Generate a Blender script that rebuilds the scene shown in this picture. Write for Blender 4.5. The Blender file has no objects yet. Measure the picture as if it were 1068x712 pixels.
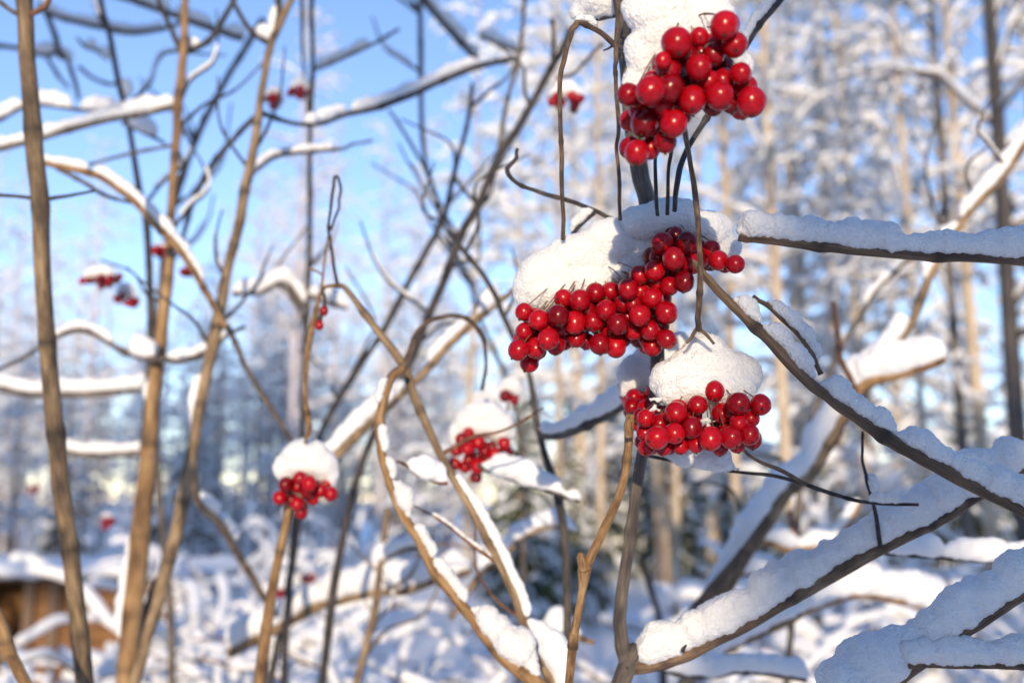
import bpy, math, random
import numpy as np
from mathutils import Vector

random.seed(11)
rng = np.random.default_rng(11)
S = bpy.context.scene
COL = S.collection
R = math.radians

# ------------------------------------------------------------------ camera, sky, sun, exposure
PITCH = R(9.5)
CAM = np.array([0.0, 0.0, 1.5])
FPX = 1068 * 35.0 / 36.0
FWD = np.array([0, math.cos(PITCH), math.sin(PITCH)])
UPV = np.array([0, -math.sin(PITCH), math.cos(PITCH)])
cd = bpy.data.cameras.new('camera')
cd.lens = 35; cd.sensor_width = 36; cd.clip_start = 0.02; cd.clip_end = 2000
cd.dof.use_dof = True; cd.dof.focus_distance = 0.435; cd.dof.aperture_fstop = 7.0
cam = bpy.data.objects.new('camera', cd); COL.objects.link(cam)
cam.location = CAM; cam.rotation_euler = (R(90) + PITCH, 0, 0)
S.camera = cam

SUN_EL, SUN_AZ = R(10.5), R(-4.0)
w = bpy.data.worlds.new('World'); S.world = w; w.use_nodes = True
nt = w.node_tree
sky = nt.nodes.new('ShaderNodeTexSky'); sky.sky_type = 'NISHITA'; sky.sun_disc = False
sky.sun_elevation = SUN_EL; sky.sun_rotation = math.pi + SUN_AZ
sky.air_density = 1.0; sky.dust_density = 0.0; sky.ozone_density = 2.4
bg = nt.nodes['Background']; bg.inputs['Strength'].default_value = 0.15
wb = nt.nodes.new('ShaderNodeMix'); wb.data_type = 'RGBA'; wb.blend_type = 'MULTIPLY'     # the camera's white balance
wb.inputs[0].default_value = 1.0; wb.inputs[7].default_value = (1.02, 0.95, 1.10, 1)
nt.links.new(sky.outputs[0], wb.inputs[6]); nt.links.new(wb.outputs[2], bg.inputs[0])
sl = bpy.data.lights.new('sun', 'SUN'); sl.energy = 2.25; sl.angle = R(0.5); sl.color = (1.0, 0.80, 0.55)
sun = bpy.data.objects.new('sun', sl); COL.objects.link(sun)
sun.location = (0, -5, 12); sun.rotation_euler = (R(90) - SUN_EL, 0, SUN_AZ)
S.view_settings.view_transform = 'Standard'; S.view_settings.look = 'None'
S.view_settings.exposure = 0.95; S.view_settings.gamma = 1.0; S.view_settings.use_curve_mapping = False
S.render.engine = 'CYCLES'
cy = S.cycles
cy.use_denoising = True; cy.max_bounces = 6; cy.diffuse_bounces = 3; cy.glossy_bounces = 2
cy.transmission_bounces = 2; cy.caustics_reflective = False; cy.caustics_refractive = False
cy.sample_clamp_indirect = 6.0; cy.use_adaptive_sampling = True; cy.adaptive_threshold = 0.012


def at(x, y, d):
    """the place at depth d (metres along the view axis) seen at photo pixel x, y"""
    return CAM + d * (FWD + (x - 534) / FPX * np.array([1., 0, 0]) + (356 - y) / FPX * UPV)


# ------------------------------------------------------------------ materials
def mat(name):
    m = bpy.data.materials.new(name); m.use_nodes = True
    return m, m.node_tree, m.node_tree.nodes['Principled BSDF']


def N(nt, t, **kw):
    n = nt.nodes.new(t)
    for k, v in kw.items():
        if k in n.inputs.keys(): n.inputs[k].default_value = v
        else: setattr(n, k, v)
    return n


def ramp(nt, stops):
    r = nt.nodes.new('ShaderNodeValToRGB')
    e = r.color_ramp.elements
    while len(e) < len(stops): e.new(0.5)
    for i, (p, c) in enumerate(stops):
        e[i].position = p; e[i].color = (*c, 1)
    return r


def bark(name, dark, mid, light, bump=0.7, patch=None):
    """bark that runs along the stem: fine streaks, lenticels, blotches"""
    m, nt, b = mat(name)
    L = nt.links.new
    a = N(nt, 'ShaderNodeAttribute', attribute_name='tc')
    mp = nt.nodes.new('ShaderNodeMapping'); mp.inputs['Scale'].default_value = (1, 1, 0.10)
    L(a.outputs['Vector'], mp.inputs[0])
    n1 = N(nt, 'ShaderNodeTexNoise', Scale=5.0, Detail=6.0, Roughness=0.65); L(mp.outputs[0], n1.inputs['Vector'])
    mp2 = nt.nodes.new('ShaderNodeMapping'); mp2.inputs['Scale'].default_value = (.5, .5, .25)
    L(a.outputs['Vector'], mp2.inputs[0])
    n2 = N(nt, 'ShaderNodeTexNoise', Scale=1.3, Detail=3.0); L(mp2.outputs[0], n2.inputs['Vector'])
    mx = N(nt, 'ShaderNodeMath', operation='MULTIPLY_ADD'); mx.inputs[1].default_value = .55
    L(n2.outputs[0], mx.inputs[0])
    m3 = N(nt, 'ShaderNodeMath', operation='MULTIPLY'); m3.inputs[1].default_value = .45
    L(n1.outputs[0], m3.inputs[0]); L(m3.outputs[0], mx.inputs[2])
    r = ramp(nt, [(0.38, dark), (0.5, mid), (0.62, light)]); L(mx.outputs[0], r.inputs[0])
    v = N(nt, 'ShaderNodeTexVoronoi', Scale=2.6); L(a.outputs['Vector'], v.inputs['Vector'])
    rv = ramp(nt, [(0.06, (.25, .2, .17)), (0.22, (1, 1, 1))]); L(v.outputs['Distance'], rv.inputs[0])
    mu = N(nt, 'ShaderNodeMix', data_type='RGBA', blend_type='MULTIPLY')
    mu.inputs[0].default_value = 0.75
    L(r.outputs[0], mu.inputs[6]); L(rv.outputs[0], mu.inputs[7])
    ra = N(nt, 'ShaderNodeAttribute', attribute_name='scar')
    ms = N(nt, 'ShaderNodeMix', data_type='RGBA', blend_type='MIX'); ms.inputs[7].default_value = (dark[0] * .55, dark[1] * .55, dark[2] * .6, 1)
    L(ra.outputs['Fac'], ms.inputs[0]); L(mu.outputs[2], ms.inputs[6]); L(ms.outputs[2], b.inputs['Base Color'])
    b.inputs['Roughness'].default_value = 0.62
    bp = N(nt, 'ShaderNodeBump', Strength=bump, Distance=0.0012)
    L(n1.outputs[0], bp.inputs['Height']); L(bp.outputs[0], b.inputs['Normal'])
    return m


M = {}
M['tan'] = bark('bark_tan', (.085, .055, .032), (.25, .165, .09), (.44, .32, .19))
M['brownlit'] = bark('bark_brown_tan', (.05, .034, .021), (.17, .112, .06), (.36, .25, .135))
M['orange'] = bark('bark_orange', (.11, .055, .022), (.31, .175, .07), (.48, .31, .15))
M['grey'] = bark('bark_grey', (.05, .042, .038), (.13, .105, .088), (.24, .195, .15))
M['dark'] = bark('bark_dark', (.018, .015, .016), (.05, .042, .040), (.12, .098, .085))
M['brown'] = bark('bark_brown', (.055, .034, .022), (.15, .095, .058), (.27, .18, .11))
M['red'] = bark('bark_red', (.10, .04, .022), (.22, .10, .055), (.33, .17, .09))
M['birch'] = bark('bark_birch', (.22, .15, .09), (.55, .43, .30), (.72, .60, .45))
M['pine'] = bark('bark_conifer', (.06, .04, .03), (.16, .11, .075), (.30, .21, .14))
M['frost'] = bark('bark_frosted', (.42, .36, .37), (.58, .52, .52), (.72, .68, .68))
M['twigs'] = bark('bark_far_twigs', (.06, .045, .04), (.14, .105, .085), (.22, .17, .13))
M['rime'] = bark('bark_rimed_twigs', (.38, .33, .28), (.58, .54, .49), (.74, .72, .68))


def snow_mat(name, near):
    m, nt, b = mat(name)
    L = nt.links.new
    g = nt.nodes.new('ShaderNodeNewGeometry')
    n1 = N(nt, 'ShaderNodeTexNoise', Scale=60.0 if near else 8.0, Detail=4.0); L(g.outputs['Position'], n1.inputs['Vector'])
    r = ramp(nt, [(.3, (.86, .875, .90)), (.7, (.93, .935, .94))]); L(n1.outputs[0], r.inputs[0])
    L(r.outputs[0], b.inputs['Base Color'])
    b.inputs['Roughness'].default_value = 0.55
    b.inputs['Specular IOR Level'].default_value = 0.25
    if near:
        b.inputs['Subsurface Weight'].default_value = 0.5
        b.inputs['Subsurface Radius'].default_value = (1.0, 1.0, 1.1)
        b.inputs['Subsurface Scale'].default_value = 0.005
        n2 = N(nt, 'ShaderNodeTexNoise', Scale=900.0, Detail=3.0, Roughness=.7); L(g.outputs['Position'], n2.inputs['Vector'])
        n3 = N(nt, 'ShaderNodeTexVoronoi', Scale=750.0); L(g.outputs['Position'], n3.inputs['Vector'])
        ad = N(nt, 'ShaderNodeMath', operation='ADD'); L(n2.outputs[0], ad.inputs[0]); L(n3.outputs['Distance'], ad.inputs[1])
        bp = N(nt, 'ShaderNodeBump', Strength=0.8, Distance=0.0010)
        L(ad.outputs[0], bp.inputs['Height']); L(bp.outputs[0], b.inputs['Normal'])
    return m


M['snow'] = snow_mat('fresh_snow', True)
M['farsnow'] = snow_mat('settled_snow', False)


def berry_mat():
    m, nt, b = mat('berry_skin')
    L = nt.links.new
    oi = nt.nodes.new('ShaderNodeObjectInfo')
    r = ramp(nt, [(0.0, (.17, .001, .004)), (.45, (.36, .002, .009)), (1.0, (.50, .004, .012))]); L(oi.outputs['Random'], r.inputs[0])
    tc = nt.nodes.new('ShaderNodeTexCoord')
    n1 = N(nt, 'ShaderNodeTexNoise', Scale=2.4, Detail=3.0); L(tc.outputs['Object'], n1.inputs['Vector'])
    mp = nt.nodes.new('ShaderNodeVectorMath'); mp.operation = 'ADD'
    L(tc.outputs['Object'], mp.inputs[0]); L(oi.outputs['Location'], mp.inputs[1])
    n2 = N(nt, 'ShaderNodeTexNoise', Scale=3.0, Detail=4.0); L(mp.outputs[0], n2.inputs['Vector'])
    r2 = ramp(nt, [(.35, (.55, .5, .5)), (.6, (1, 1, 1))]); L(n2.outputs[0], r2.inputs[0])
    mu = N(nt, 'ShaderNodeMix', data_type='RGBA', blend_type='MULTIPLY'); mu.inputs[0].default_value = .6
    L(r.outputs[0], mu.inputs[6]); L(r2.outputs[0], mu.inputs[7]); L(mu.outputs[2], b.inputs['Base Color'])
    b.inputs['Roughness'].default_value = .24; b.inputs['Specular IOR Level'].default_value = .32
    b.inputs['Subsurface Weight'].default_value = .3
    b.inputs['Subsurface Radius'].default_value = (1.0, .12, .08)
    b.inputs['Subsurface Scale'].default_value = .0022
    b.inputs['Coat Weight'].default_value = .08; b.inputs['Coat Roughness'].default_value = .12
    bp = N(nt, 'ShaderNodeBump', Strength=.10, Distance=.0004)
    n3 = N(nt, 'ShaderNodeTexNoise', Scale=9.0, Detail=2.0); L(mp.outputs[0], n3.inputs['Vector'])
    L(n3.outputs[0], bp.inputs['Height']); L(bp.outputs[0], b.inputs['Normal'])
    return m


M['berry'] = berry_mat()
m_, nt_, b_ = mat('dried_calyx'); b_.inputs['Base Color'].default_value = (.03, .014, .010, 1); b_.inputs['Roughness'].default_value = .8; M['calyx'] = m_


def needle_mat():
    m, nt, b = mat('conifer_needles')
    g = nt.nodes.new('ShaderNodeNewGeometry')
    n1 = N(nt, 'ShaderNodeTexNoise', Scale=2.5, Detail=3.0); nt.links.new(g.outputs['Position'], n1.inputs['Vector'])
    r = ramp(nt, [(.35, (.02, .038, .016)), (.5, (.05, .075, .02)), (.68, (.17, .16, .035))])
    nt.links.new(n1.outputs[0], r.inputs[0]); nt.links.new(r.outputs[0], b.inputs['Base Color'])
    b.inputs['Roughness'].default_value = .7
    return m


M['needles'] = needle_mat()


def board_mat():
    m, nt, b = mat('weathered_boards')
    L = nt.links.new
    tc = nt.nodes.new('ShaderNodeTexCoord')
    mp = nt.nodes.new('ShaderNodeMapping'); mp.inputs['Scale'].default_value = (1.2, 1.2, 14)
    L(tc.outputs['Object'], mp.inputs[0])
    n1 = N(nt, 'ShaderNodeTexNoise', Scale=2.2, Detail=5.0); L(mp.outputs[0], n1.inputs['Vector'])
    r = ramp(nt, [(.3, (.07, .03, .012)), (.5, (.20, .09, .028)), (.7, (.34, .17, .05))]); L(n1.outputs[0], r.inputs[0])
    L(r.outputs[0], b.inputs['Base Color']); b.inputs['Roughness'].default_value = .75
    return m


M['board'] = board_mat()


# ------------------------------------------------------------------ mesh helpers
class Batch:
    """collects tubes and shells that become ONE mesh"""
    def __init__(s): s.v = []; s.f = []; s.tc = []; s.mi = []; s.n = 0

    def raw(s, V, F, T=None, mi=0):
        if T is None: T = np.zeros((len(V), 3))
        s.v.append(V); s.f.append(F + s.n); s.tc.append(T); s.mi.append(np.full(len(F), mi)); s.n += len(V)

    def tube(s, P, Rr, k=5, mi=0, ref=None, tscale=None, flat=None):
        P = np.asarray(P, float); Rr = np.asarray(Rr, float)
        if len(Rr) != len(P): Rr = np.interp(np.linspace(0, 1, len(P)), np.linspace(0, 1, len(Rr)), Rr)
        P = np.vstack([P[:1], P, P[-1:]]); Rr = np.concatenate([[Rr[0] * .02], Rr, [Rr[-1] * .02]])
        T = np.gradient(P[1:-1], axis=0) if len(P) > 3 else np.repeat((P[-1] - P[0])[None], 1, 0)
        T = np.vstack([T[:1], T, T[-1:]]); T /= np.linalg.norm(T, axis=1, keepdims=True) + 1e-12
        if ref is None:                                   # parallel transport
            a = np.array([0, 0, 1.]) if abs(T[0, 2]) < .9 else np.array([1., 0, 0])
            n = np.cross(T[0], a); n /= np.linalg.norm(n); Ns = [n]
            for t in T[1:]:
                n = Ns[-1] - t * np.dot(Ns[-1], t); n /= np.linalg.norm(n) + 1e-12; Ns.append(n)
            Nn = np.array(Ns)
        else:
            Nn = np.cross(T, ref); Nn /= np.linalg.norm(Nn, axis=1, keepdims=True) + 1e-9
        B = np.cross(T, Nn)
        th = np.arange(k) / k * 2 * math.pi
        c, sn = np.cos(th), np.sin(th)
        V = P[:, None] + Rr[:, None, None] * (c[None, :, None] * Nn[:, None] + sn[None, :, None] * B[:, None])
        if flat is not None:                              # squash in z about the axis
            V[:, :, 2] = P[:, None, 2] + (V[:, :, 2] - P[:, None, 2]) * flat
        m = len(P); V = V.reshape(-1, 3)
        i = np.arange(m - 1)[:, None] * k; j = np.arange(k)[None]; j2 = (j + 1) % k
        F = np.stack([i + j, i + j2, i + k + j2, i + k + j], -1).reshape(-1, 4)
        al = np.concatenate([[0], np.cumsum(np.linalg.norm(np.diff(P, axis=0), axis=1))])
        ts = tscale if tscale is not None else 1.0 / max(Rr.max(), 1e-4)
        Tc = np.stack([np.broadcast_to(c, (m, k)), np.broadcast_to(sn, (m, k)), np.broadcast_to((al * ts)[:, None], (m, k))], -1).reshape(-1, 3)
        s.raw(V, F, Tc, mi)

    def arrays(s): return np.vstack(s.v), np.vstack(s.f), np.vstack(s.tc), np.concatenate(s.mi)

    def mesh(s, name, mats, off=(0, 0, 0)):
        return make_mesh(name, *s.arrays(), mats, off)


def make_mesh(name, V, F, T, MI, mats, off=(0, 0, 0), smooth=True):
    me = bpy.data.meshes.new(name)
    V = (np.asarray(V) - np.asarray(off)).astype(np.float32)
    k = F.shape[1]
    me.vertices.add(len(V)); me.vertices.foreach_set('co', V.ravel())
    me.loops.add(F.size); me.loops.foreach_set('vertex_index', F.ravel().astype(np.int32))
    me.polygons.add(len(F)); me.polygons.foreach_set('loop_start', (np.arange(len(F)) * k).astype(np.int32))
    if not isinstance(mats, (list, tuple)): mats = [mats]
    for m in mats: me.materials.append(m)
    if MI is not None: me.polygons.foreach_set('material_index', MI.astype(np.int32))
    me.update(calc_edges=True)
    if T is not None:
        a = me.attributes.new('tc', 'FLOAT_VECTOR', 'POINT'); a.data.foreach_set('vector', T.astype(np.float32).ravel())
    me.polygons.foreach_set('use_smooth', np.full(len(F), smooth)); me.validate()
    return me


def link(name, me, parent=None, loc=(0, 0, 0)):
    o = bpy.data.objects.new(name, me); COL.objects.link(o); o.location = loc
    if parent is not None: o.parent = parent
    return o


def tag(o, label, cat=None, group=None, kind=None):
    if label: o['label'] = label
    if cat: o['category'] = cat
    if group: o['group'] = group
    if kind: o['kind'] = kind
    return o


def copy_thing(o):
    """a thing with copies of its parts (mesh data shared)"""
    c = o.copy(); COL.objects.link(c)
    for ch in list(o.children):
        d = ch.copy(); COL.objects.link(d); d.parent = c
    return c


def spline(C, n):
    """Catmull-Rom through rows of C; n samples per span; returns samples and their control-index parameter"""
    C = np.asarray(C, float); m = len(C)
    E = np.vstack([2 * C[0] - C[1], C, 2 * C[-1] - C[-2]])
    out = []; par = []
    for i in range(m - 1):
        p0, p1, p2, p3 = E[i], E[i + 1], E[i + 2], E[i + 3]
        t = np.arange(n)[:, None] / n
        out.append(.5 * ((2 * p1) + (-p0 + p2) * t + (2 * p0 - 5 * p1 + 4 * p2 - p3) * t ** 2 + (-p0 + 3 * p1 - 3 * p2 + p3) * t ** 3))
        par.append(i + np.arange(n) / n)
    out.append(C[-1:]); par.append(np.array([m - 1.]))
    return np.vstack(out), np.concatenate(par)


# unit balls used to pile up snow
def ico():
    t = (1 + 5 ** .5) / 2
    v = [(-1, t, 0), (1, t, 0), (-1, -t, 0), (1, -t, 0), (0, -1, t), (0, 1, t), (0, -1, -t), (0, 1, -t), (t, 0, -1), (t, 0, 1), (-t, 0, -1), (-t, 0, 1)]
    f = [(0, 11, 5), (0, 5, 1), (0, 1, 7), (0, 7, 10), (0, 10, 11), (1, 5, 9), (5, 11, 4), (11, 10, 2), (10, 7, 6), (7, 1, 8), (3, 9, 4), (3, 4, 2), (3, 2, 6), (3, 6, 8), (3, 8, 9), (4, 9, 5), (2, 4, 11), (6, 2, 10), (8, 6, 7), (9, 8, 1)]
    v = [np.array(a) / np.linalg.norm(a) for a in v]
    for _ in range(2):
        c = {}; nf = []
        def mid(a, b):
            k = (min(a, b), max(a, b))
            if k not in c:
                p = v[a] + v[b]; v.append(p / np.linalg.norm(p)); c[k] = len(v) - 1
            return c[k]
        for a, b, d in f:
            x, y, z = mid(a, b), mid(b, d), mid(d, a)
            nf += [(a, x, z), (b, y, x), (d, z, y), (x, y, z)]
        f = nf
    return np.array(v), np.array(f)


ICO_V, ICO_F = ico()
PENDING = []                                              # snow that still has to be fused
TEX = {}


def clouds(scale):
    k = round(scale, 5)
    if k not in TEX:
        t = bpy.data.textures.new('lumps', 'CLOUDS'); t.noise_scale = scale; t.noise_depth = 2; TEX[k] = t
    return TEX[k]


def snow_pile(name, balls, voxel, parent, lump, grain, m='snow', loc=(0, 0, 0), origin=(0, 0, 0), smooth=3, chunk=None):
    """balls: list of (centre, (rx, ry, rz)); fused into one continuous lump of snow"""
    Vs = []; Fs = []; n = 0
    for c, r in balls:
        Vs.append(ICO_V * np.asarray(r) + np.asarray(c) - np.asarray(origin)); Fs.append(ICO_F + n); n += len(ICO_V)
    me = make_mesh(name, np.vstack(Vs), np.vstack(Fs), None, None, M[m])
    o = link(name, me, parent, loc)
    r = o.modifiers.new('fuse', 'REMESH'); r.mode = 'VOXEL'; r.voxel_size = voxel; r.use_smooth_shade = True
    if smooth:
        s = o.modifiers.new('settle', 'SMOOTH'); s.iterations = smooth; s.factor = .5
    if lump:
        d = o.modifiers.new('lump', 'DISPLACE'); d.texture = clouds(lump[0]); d.strength = lump[1]; d.texture_coords = 'GLOBAL'; d.mid_level = .5
    if chunk:
        d = o.modifiers.new('chunk', 'DISPLACE'); d.texture = clouds(chunk[0]); d.strength = chunk[1]; d.texture_coords = 'GLOBAL'; d.mid_level = .5
    if grain:
        d = o.modifiers.new('grain', 'DISPLACE'); d.texture = clouds(grain[0]); d.strength = grain[1]; d.texture_coords = 'GLOBAL'; d.mid_level = .5
    PENDING.append(o)
    return o


def fuse_all():
    dg = bpy.context.evaluated_depsgraph_get(); dg.update()
    done = [(o, bpy.data.meshes.new_from_object(o.evaluated_get(dg))) for o in PENDING]
    for o, me in done:
        old = o.data; nm = old.name
        o.modifiers.clear(); o.data = me; bpy.data.meshes.remove(old); me.name = nm
        me.polygons.foreach_set('use_smooth', np.full(len(me.polygons), True))
    PENDING.clear()


def roll(P, Rr, H, Hs):
    """balls of snow lying along the upper side of a stem P (radii Rr); H thickness, Hs per-point factor"""
    balls = []
    al = np.concatenate([[0], np.cumsum(np.linalg.norm(np.diff(P, axis=0), axis=1))])
    n = max(4, int(al[-1] / (H * .20)))
    ph = rng.uniform(0, 6.28, 4)
    for s in np.linspace(0, al[-1], n):
        p = np.array([np.interp(s, al, P[:, k]) for k in range(3)])
        p2 = np.array([np.interp(min(s + H, al[-1]), al, P[:, k]) for k in range(3)])
        p1 = np.array([np.interp(max(s - H, 0), al, P[:, k]) for k in range(3)])
        t = p2 - p1; t /= np.linalg.norm(t) + 1e-9
        u = np.array([0, 0, 1.]) - t * t[2]; u /= np.linalg.norm(u) + 1e-9
        u = u * .75 + np.array([0, 0, .25])
        r = np.interp(s, al, Rr); e = min(1, .35 + 1.3 * min(s, al[-1] - s) / (H * 1.2))
        q = s / H
        f = 1 + .11 * math.sin(q * .9 + ph[0]) + .08 * math.sin(q * 2.1 + ph[1]) + .06 * math.sin(q * 4.1 + ph[2]) + rng.uniform(-.13, .10)
        h = H * f * e * np.interp(s, al, Hs)
        side = np.cross(t, u)
        balls.append((p + u * (r * .95 + h * .40) + side * rng.uniform(-.13, .13) * h + t * rng.uniform(-.1, .1) * h,
                      (max(.50 * h, 1.05 * r * min(1, e + .2)), max(.50 * h, 1.05 * r), .56 * h + .2 * r)))
    return balls


# ------------------------------------------------------------------ traced stems and branches
BR = {}


def br(key, pts, d, m, snow=(), name='branch', parent=None, label=None, cat=None, group=None, down=None, ext=None,
       nodes=True, jit=.35, k=None, crumbs=False, dpts=None):
    """pts: (x, y, width) along the photo; d: depth or (first, last); snow: (from, to, thickness px) by control index;
    down: where the stem is carried to the ground (dx, dy in metres) past its last point; ext: extra (x, y, w, d) points outside the frame"""
    pts = [tuple(p) for p in pts]
    n0 = len(pts)
    dd = np.linspace(d[0], d[1], n0) if isinstance(d, tuple) else np.full(n0, float(d))
    if dpts is not None: dd = np.array(dpts, float)
    C = [np.append(at(x, y, q), wd * q / FPX / 2) for (x, y, wd), q in zip(pts, dd)]
    for (x, y, wd, q) in (ext or []): C.append(np.append(at(x, y, q), wd * q / FPX / 2))
    if down is not None:
        e = C[-1]; b = np.array([e[0] + down[0], e[1] + down[1], -.06, e[3] * 1.35])
        dirn = (C[-1] - C[-2])[:3]; dirn /= np.linalg.norm(dirn)
        mid = e[:3] + dirn * .3 if dirn[2] < -.5 else e[:3] + dirn * .12 + np.array([0, 0, -.25])
        C.append(np.append(mid, e[3] * 1.1))
        C.append(np.append((mid + b[:3]) / 2 + np.array([down[0] * .12, 0, 0]), e[3] * 1.22)); C.append(b)
    P, par = spline(C, 12)
    vis = par <= n0 - 1
    q = np.interp(par, np.arange(n0), dd); px = q / FPX
    P3, Rr = P[:, :3].copy(), np.maximum(P[:, 3], .0003)
    # small crooks and swollen nodes
    nn = len(P3)
    for a in range(3):
        z = rng.normal(size=max(3, nn // 5)); P3[:, a] += np.interp(np.linspace(0, 1, nn), np.linspace(0, 1, len(z)), z) * jit * px
    al = np.concatenate([[0], np.cumsum(np.linalg.norm(np.diff(P3, axis=0), axis=1))])
    Rr *= 1 + .05 * np.sin(al / (Rr.mean() * 5) + rng.uniform(0, 6))
    scar = np.zeros(len(al))
    if nodes:
        s = rng.uniform(.02, .06)
        while s < al[-1]:
            Rr *= 1 + (.30 if Rr.mean() < .0035 else .10) * np.exp(-((al - s) / (Rr.mean() * 1.1)) ** 2); scar = np.maximum(scar, rng.uniform(.4, .95) * np.exp(-((al - s) / max(Rr.mean() * .7, .0025)) ** 2)); s += rng.uniform(.05, .10)
    if k is None: k = 12 if Rr.mean() / px.mean() > 2.2 else 8
    B = Batch(); B.tube(P3, Rr, k)
    if parent is None:
        base = P3[-1] if down is not None else P3[0]
        o = link(name, B.mesh(name, M[m], base), None, base); o['base'] = list(map(float, base)); root = o
        tag(o, label, cat or 'branch', group)
    else:
        root = BR[parent][0]; base = np.array(root['base'])
        o = link(name, B.mesh(name, M[m], base), root)
        if label: o['label'] = label
    sc_ = np.repeat(np.concatenate([scar[:1], scar, scar[-1:]]), k).astype(np.float32)
    if len(sc_) == len(o.data.vertices): o.data.attributes.new('scar', 'FLOAT', 'POINT').data.foreach_set('value', sc_)
    BR[key] = (root, P3, Rr, par, o)
    near = q.mean() < .62
    groups = []
    for sn in snow:
        a, b, h = sn[:3]; prof = sn[3] if len(sn) > 3 else (1, 1)
        sel = (par >= a - 1e-6) & (par <= b + 1e-6)
        if sel.sum() < 3: continue
        Pq = P3[sel]; Hq = h * px[sel].mean()
        groups.append((roll(Pq, Rr[sel], Hq, np.interp(np.linspace(0, 1, sel.sum()), np.linspace(0, 1, len(prof)), prof)), Hq))
    for balls, Hq in groups:
        base_ = np.array(root['base'])
        if near:
            snow_pile('snow_layer', balls, max(Hq / 22, .00055), o, (Hq * .6, Hq * .24), (.0015, .0011), origin=base_, smooth=3, chunk=(.0055, .0006))
        else:
            snow_pile('snow_layer', balls, max(Hq / 8, .0012), o, (Hq * .5, Hq * .2), None, 'farsnow', origin=base_)
    return o


# ------------------------------------------------------------------ ground
def ground():
    xs = np.concatenate([np.linspace(-400, -60, 18), np.linspace(-56, 56, 113), np.linspace(60, 400, 18)])
    ys = np.concatenate([np.linspace(-120, -12, 28), np.linspace(-10, 60, 141), np.linspace(64, 500, 30)])
    X, Y = np.meshgrid(xs, ys)
    Z = .07 * np.sin(X * .9 + .4 * Y) * np.sin(Y * .7) + .10 * np.sin(X * .31 + 1) * np.sin(Y * .27 + X * .1) + .02 * np.sin(3.1 * X + Y) * np.sin(2.7 * Y)
    Z += np.clip((Y - 45) / 200, 0, 1) * 3
    V = np.stack([X, Y, Z - .08], -1).reshape(-1, 3); nx = len(xs)
    i, j = np.meshgrid(np.arange(len(ys) - 1), np.arange(nx - 1), indexing='ij'); a = (i * nx + j).ravel()
    F = np.stack([a, a + 1, a + nx + 1, a + nx], -1)
    tag(link('ground', make_mesh('ground', V, F, None, None, M['farsnow'])), 'snow covered ground in blue shade between the shrubs and the wood', None, None, 'structure')


ground()


# ------------------------------------------------------------------ trees
def limb(p, az, el, L, droop, n=5, wob=.06):
    """polyline that leaves p at azimuth az and elevation el and sags by droop"""
    t = np.linspace(0, 1, n)
    h = np.array([math.cos(az), math.sin(az), 0])
    P = p + np.outer(t * L * math.cos(el), h) + np.outer(t * L * math.sin(el) - droop * L * t ** 2, [0, 0, 1])
    P[1:] += rng.normal(size=(n - 1, 3)) * wob * L * t[1:, None]
    return P


def snow_on(B, P, r, H, cover=.8, k=5):
    """a broken ridge of snow along a limb"""
    n = len(P); Q, _ = spline(P, 2)
    hh = H * rng.uniform(.45, 1.25, len(Q)) * (rng.random(len(Q)) < cover)
    hh[-1] *= .5; hh = np.maximum(hh, H * .12)
    Q = Q + np.array([0, 0, 1.]) * (hh * .42 + r)[:, None]
    B.tube(Q, hh * .55, k, ref=np.array([.13, .09, .98]))


def proto_broadleaf(h, r0, nb, first, Lmax, elev, droop, H, ntw, lean=.02, fine=1.0):
    W, Sn, T = Batch(), Batch(), Batch()
    z = np.linspace(0, 1, 12)
    P = np.stack([np.cumsum(rng.normal(size=12)) * lean * h * .12, np.cumsum(rng.normal(size=12)) * lean * h * .12, z * h], -1); P[0, :2] = 0
    P[0, 2] = -.25
    rr = r0 * (1 - .85 * z)
    T.tube(P, rr, 8, tscale=6)
    for b in range(nb):
        f = first + (1 - first) * ((b + rng.random()) / nb) ** .9
        p = np.array([np.interp(f, z, P[:, a]) for a in range(3)]); r = np.interp(f, z, rr)
        L = Lmax * (1 - .72 * (f - first) / (1 - first)) * rng.uniform(.55, 1.15); az = rng.uniform(0, 6.283)
        A = limb(p, az, R(elev + rng.normal() * 14), L, droop * rng.uniform(.4, 1.3), 6)
        br_ = max(r * .42, .006)
        W.tube(A, [br_, br_ * .35], 4, ref=np.array([.13, .09, .98]), tscale=20)
        if rng.random() < .92: snow_on(Sn, A, br_ * .8, H * rng.uniform(.8, 1.25))
        for t_ in range(ntw):
            g = rng.uniform(.2, 1); q = np.array([np.interp(g, np.linspace(0, 1, 6), A[:, a]) for a in range(3)])
            l2 = L * rng.uniform(.18, .45) * fine
            C = limb(q, az + rng.choice([-1, 1]) * rng.uniform(.4, 1.2), R(rng.uniform(-10, 45)), l2, droop * rng.uniform(.5, 1.6), 4, .09)
            W.tube(C, [br_ * .4, br_ * .2], 3, ref=np.array([.13, .09, .98]), tscale=30)
            if rng.random() < .85: snow_on(Sn, C, br_ * .3, H * rng.uniform(.45, .9), .8, 4)
    return dict(trunk=T, limbs=W, snow=Sn)


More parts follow.
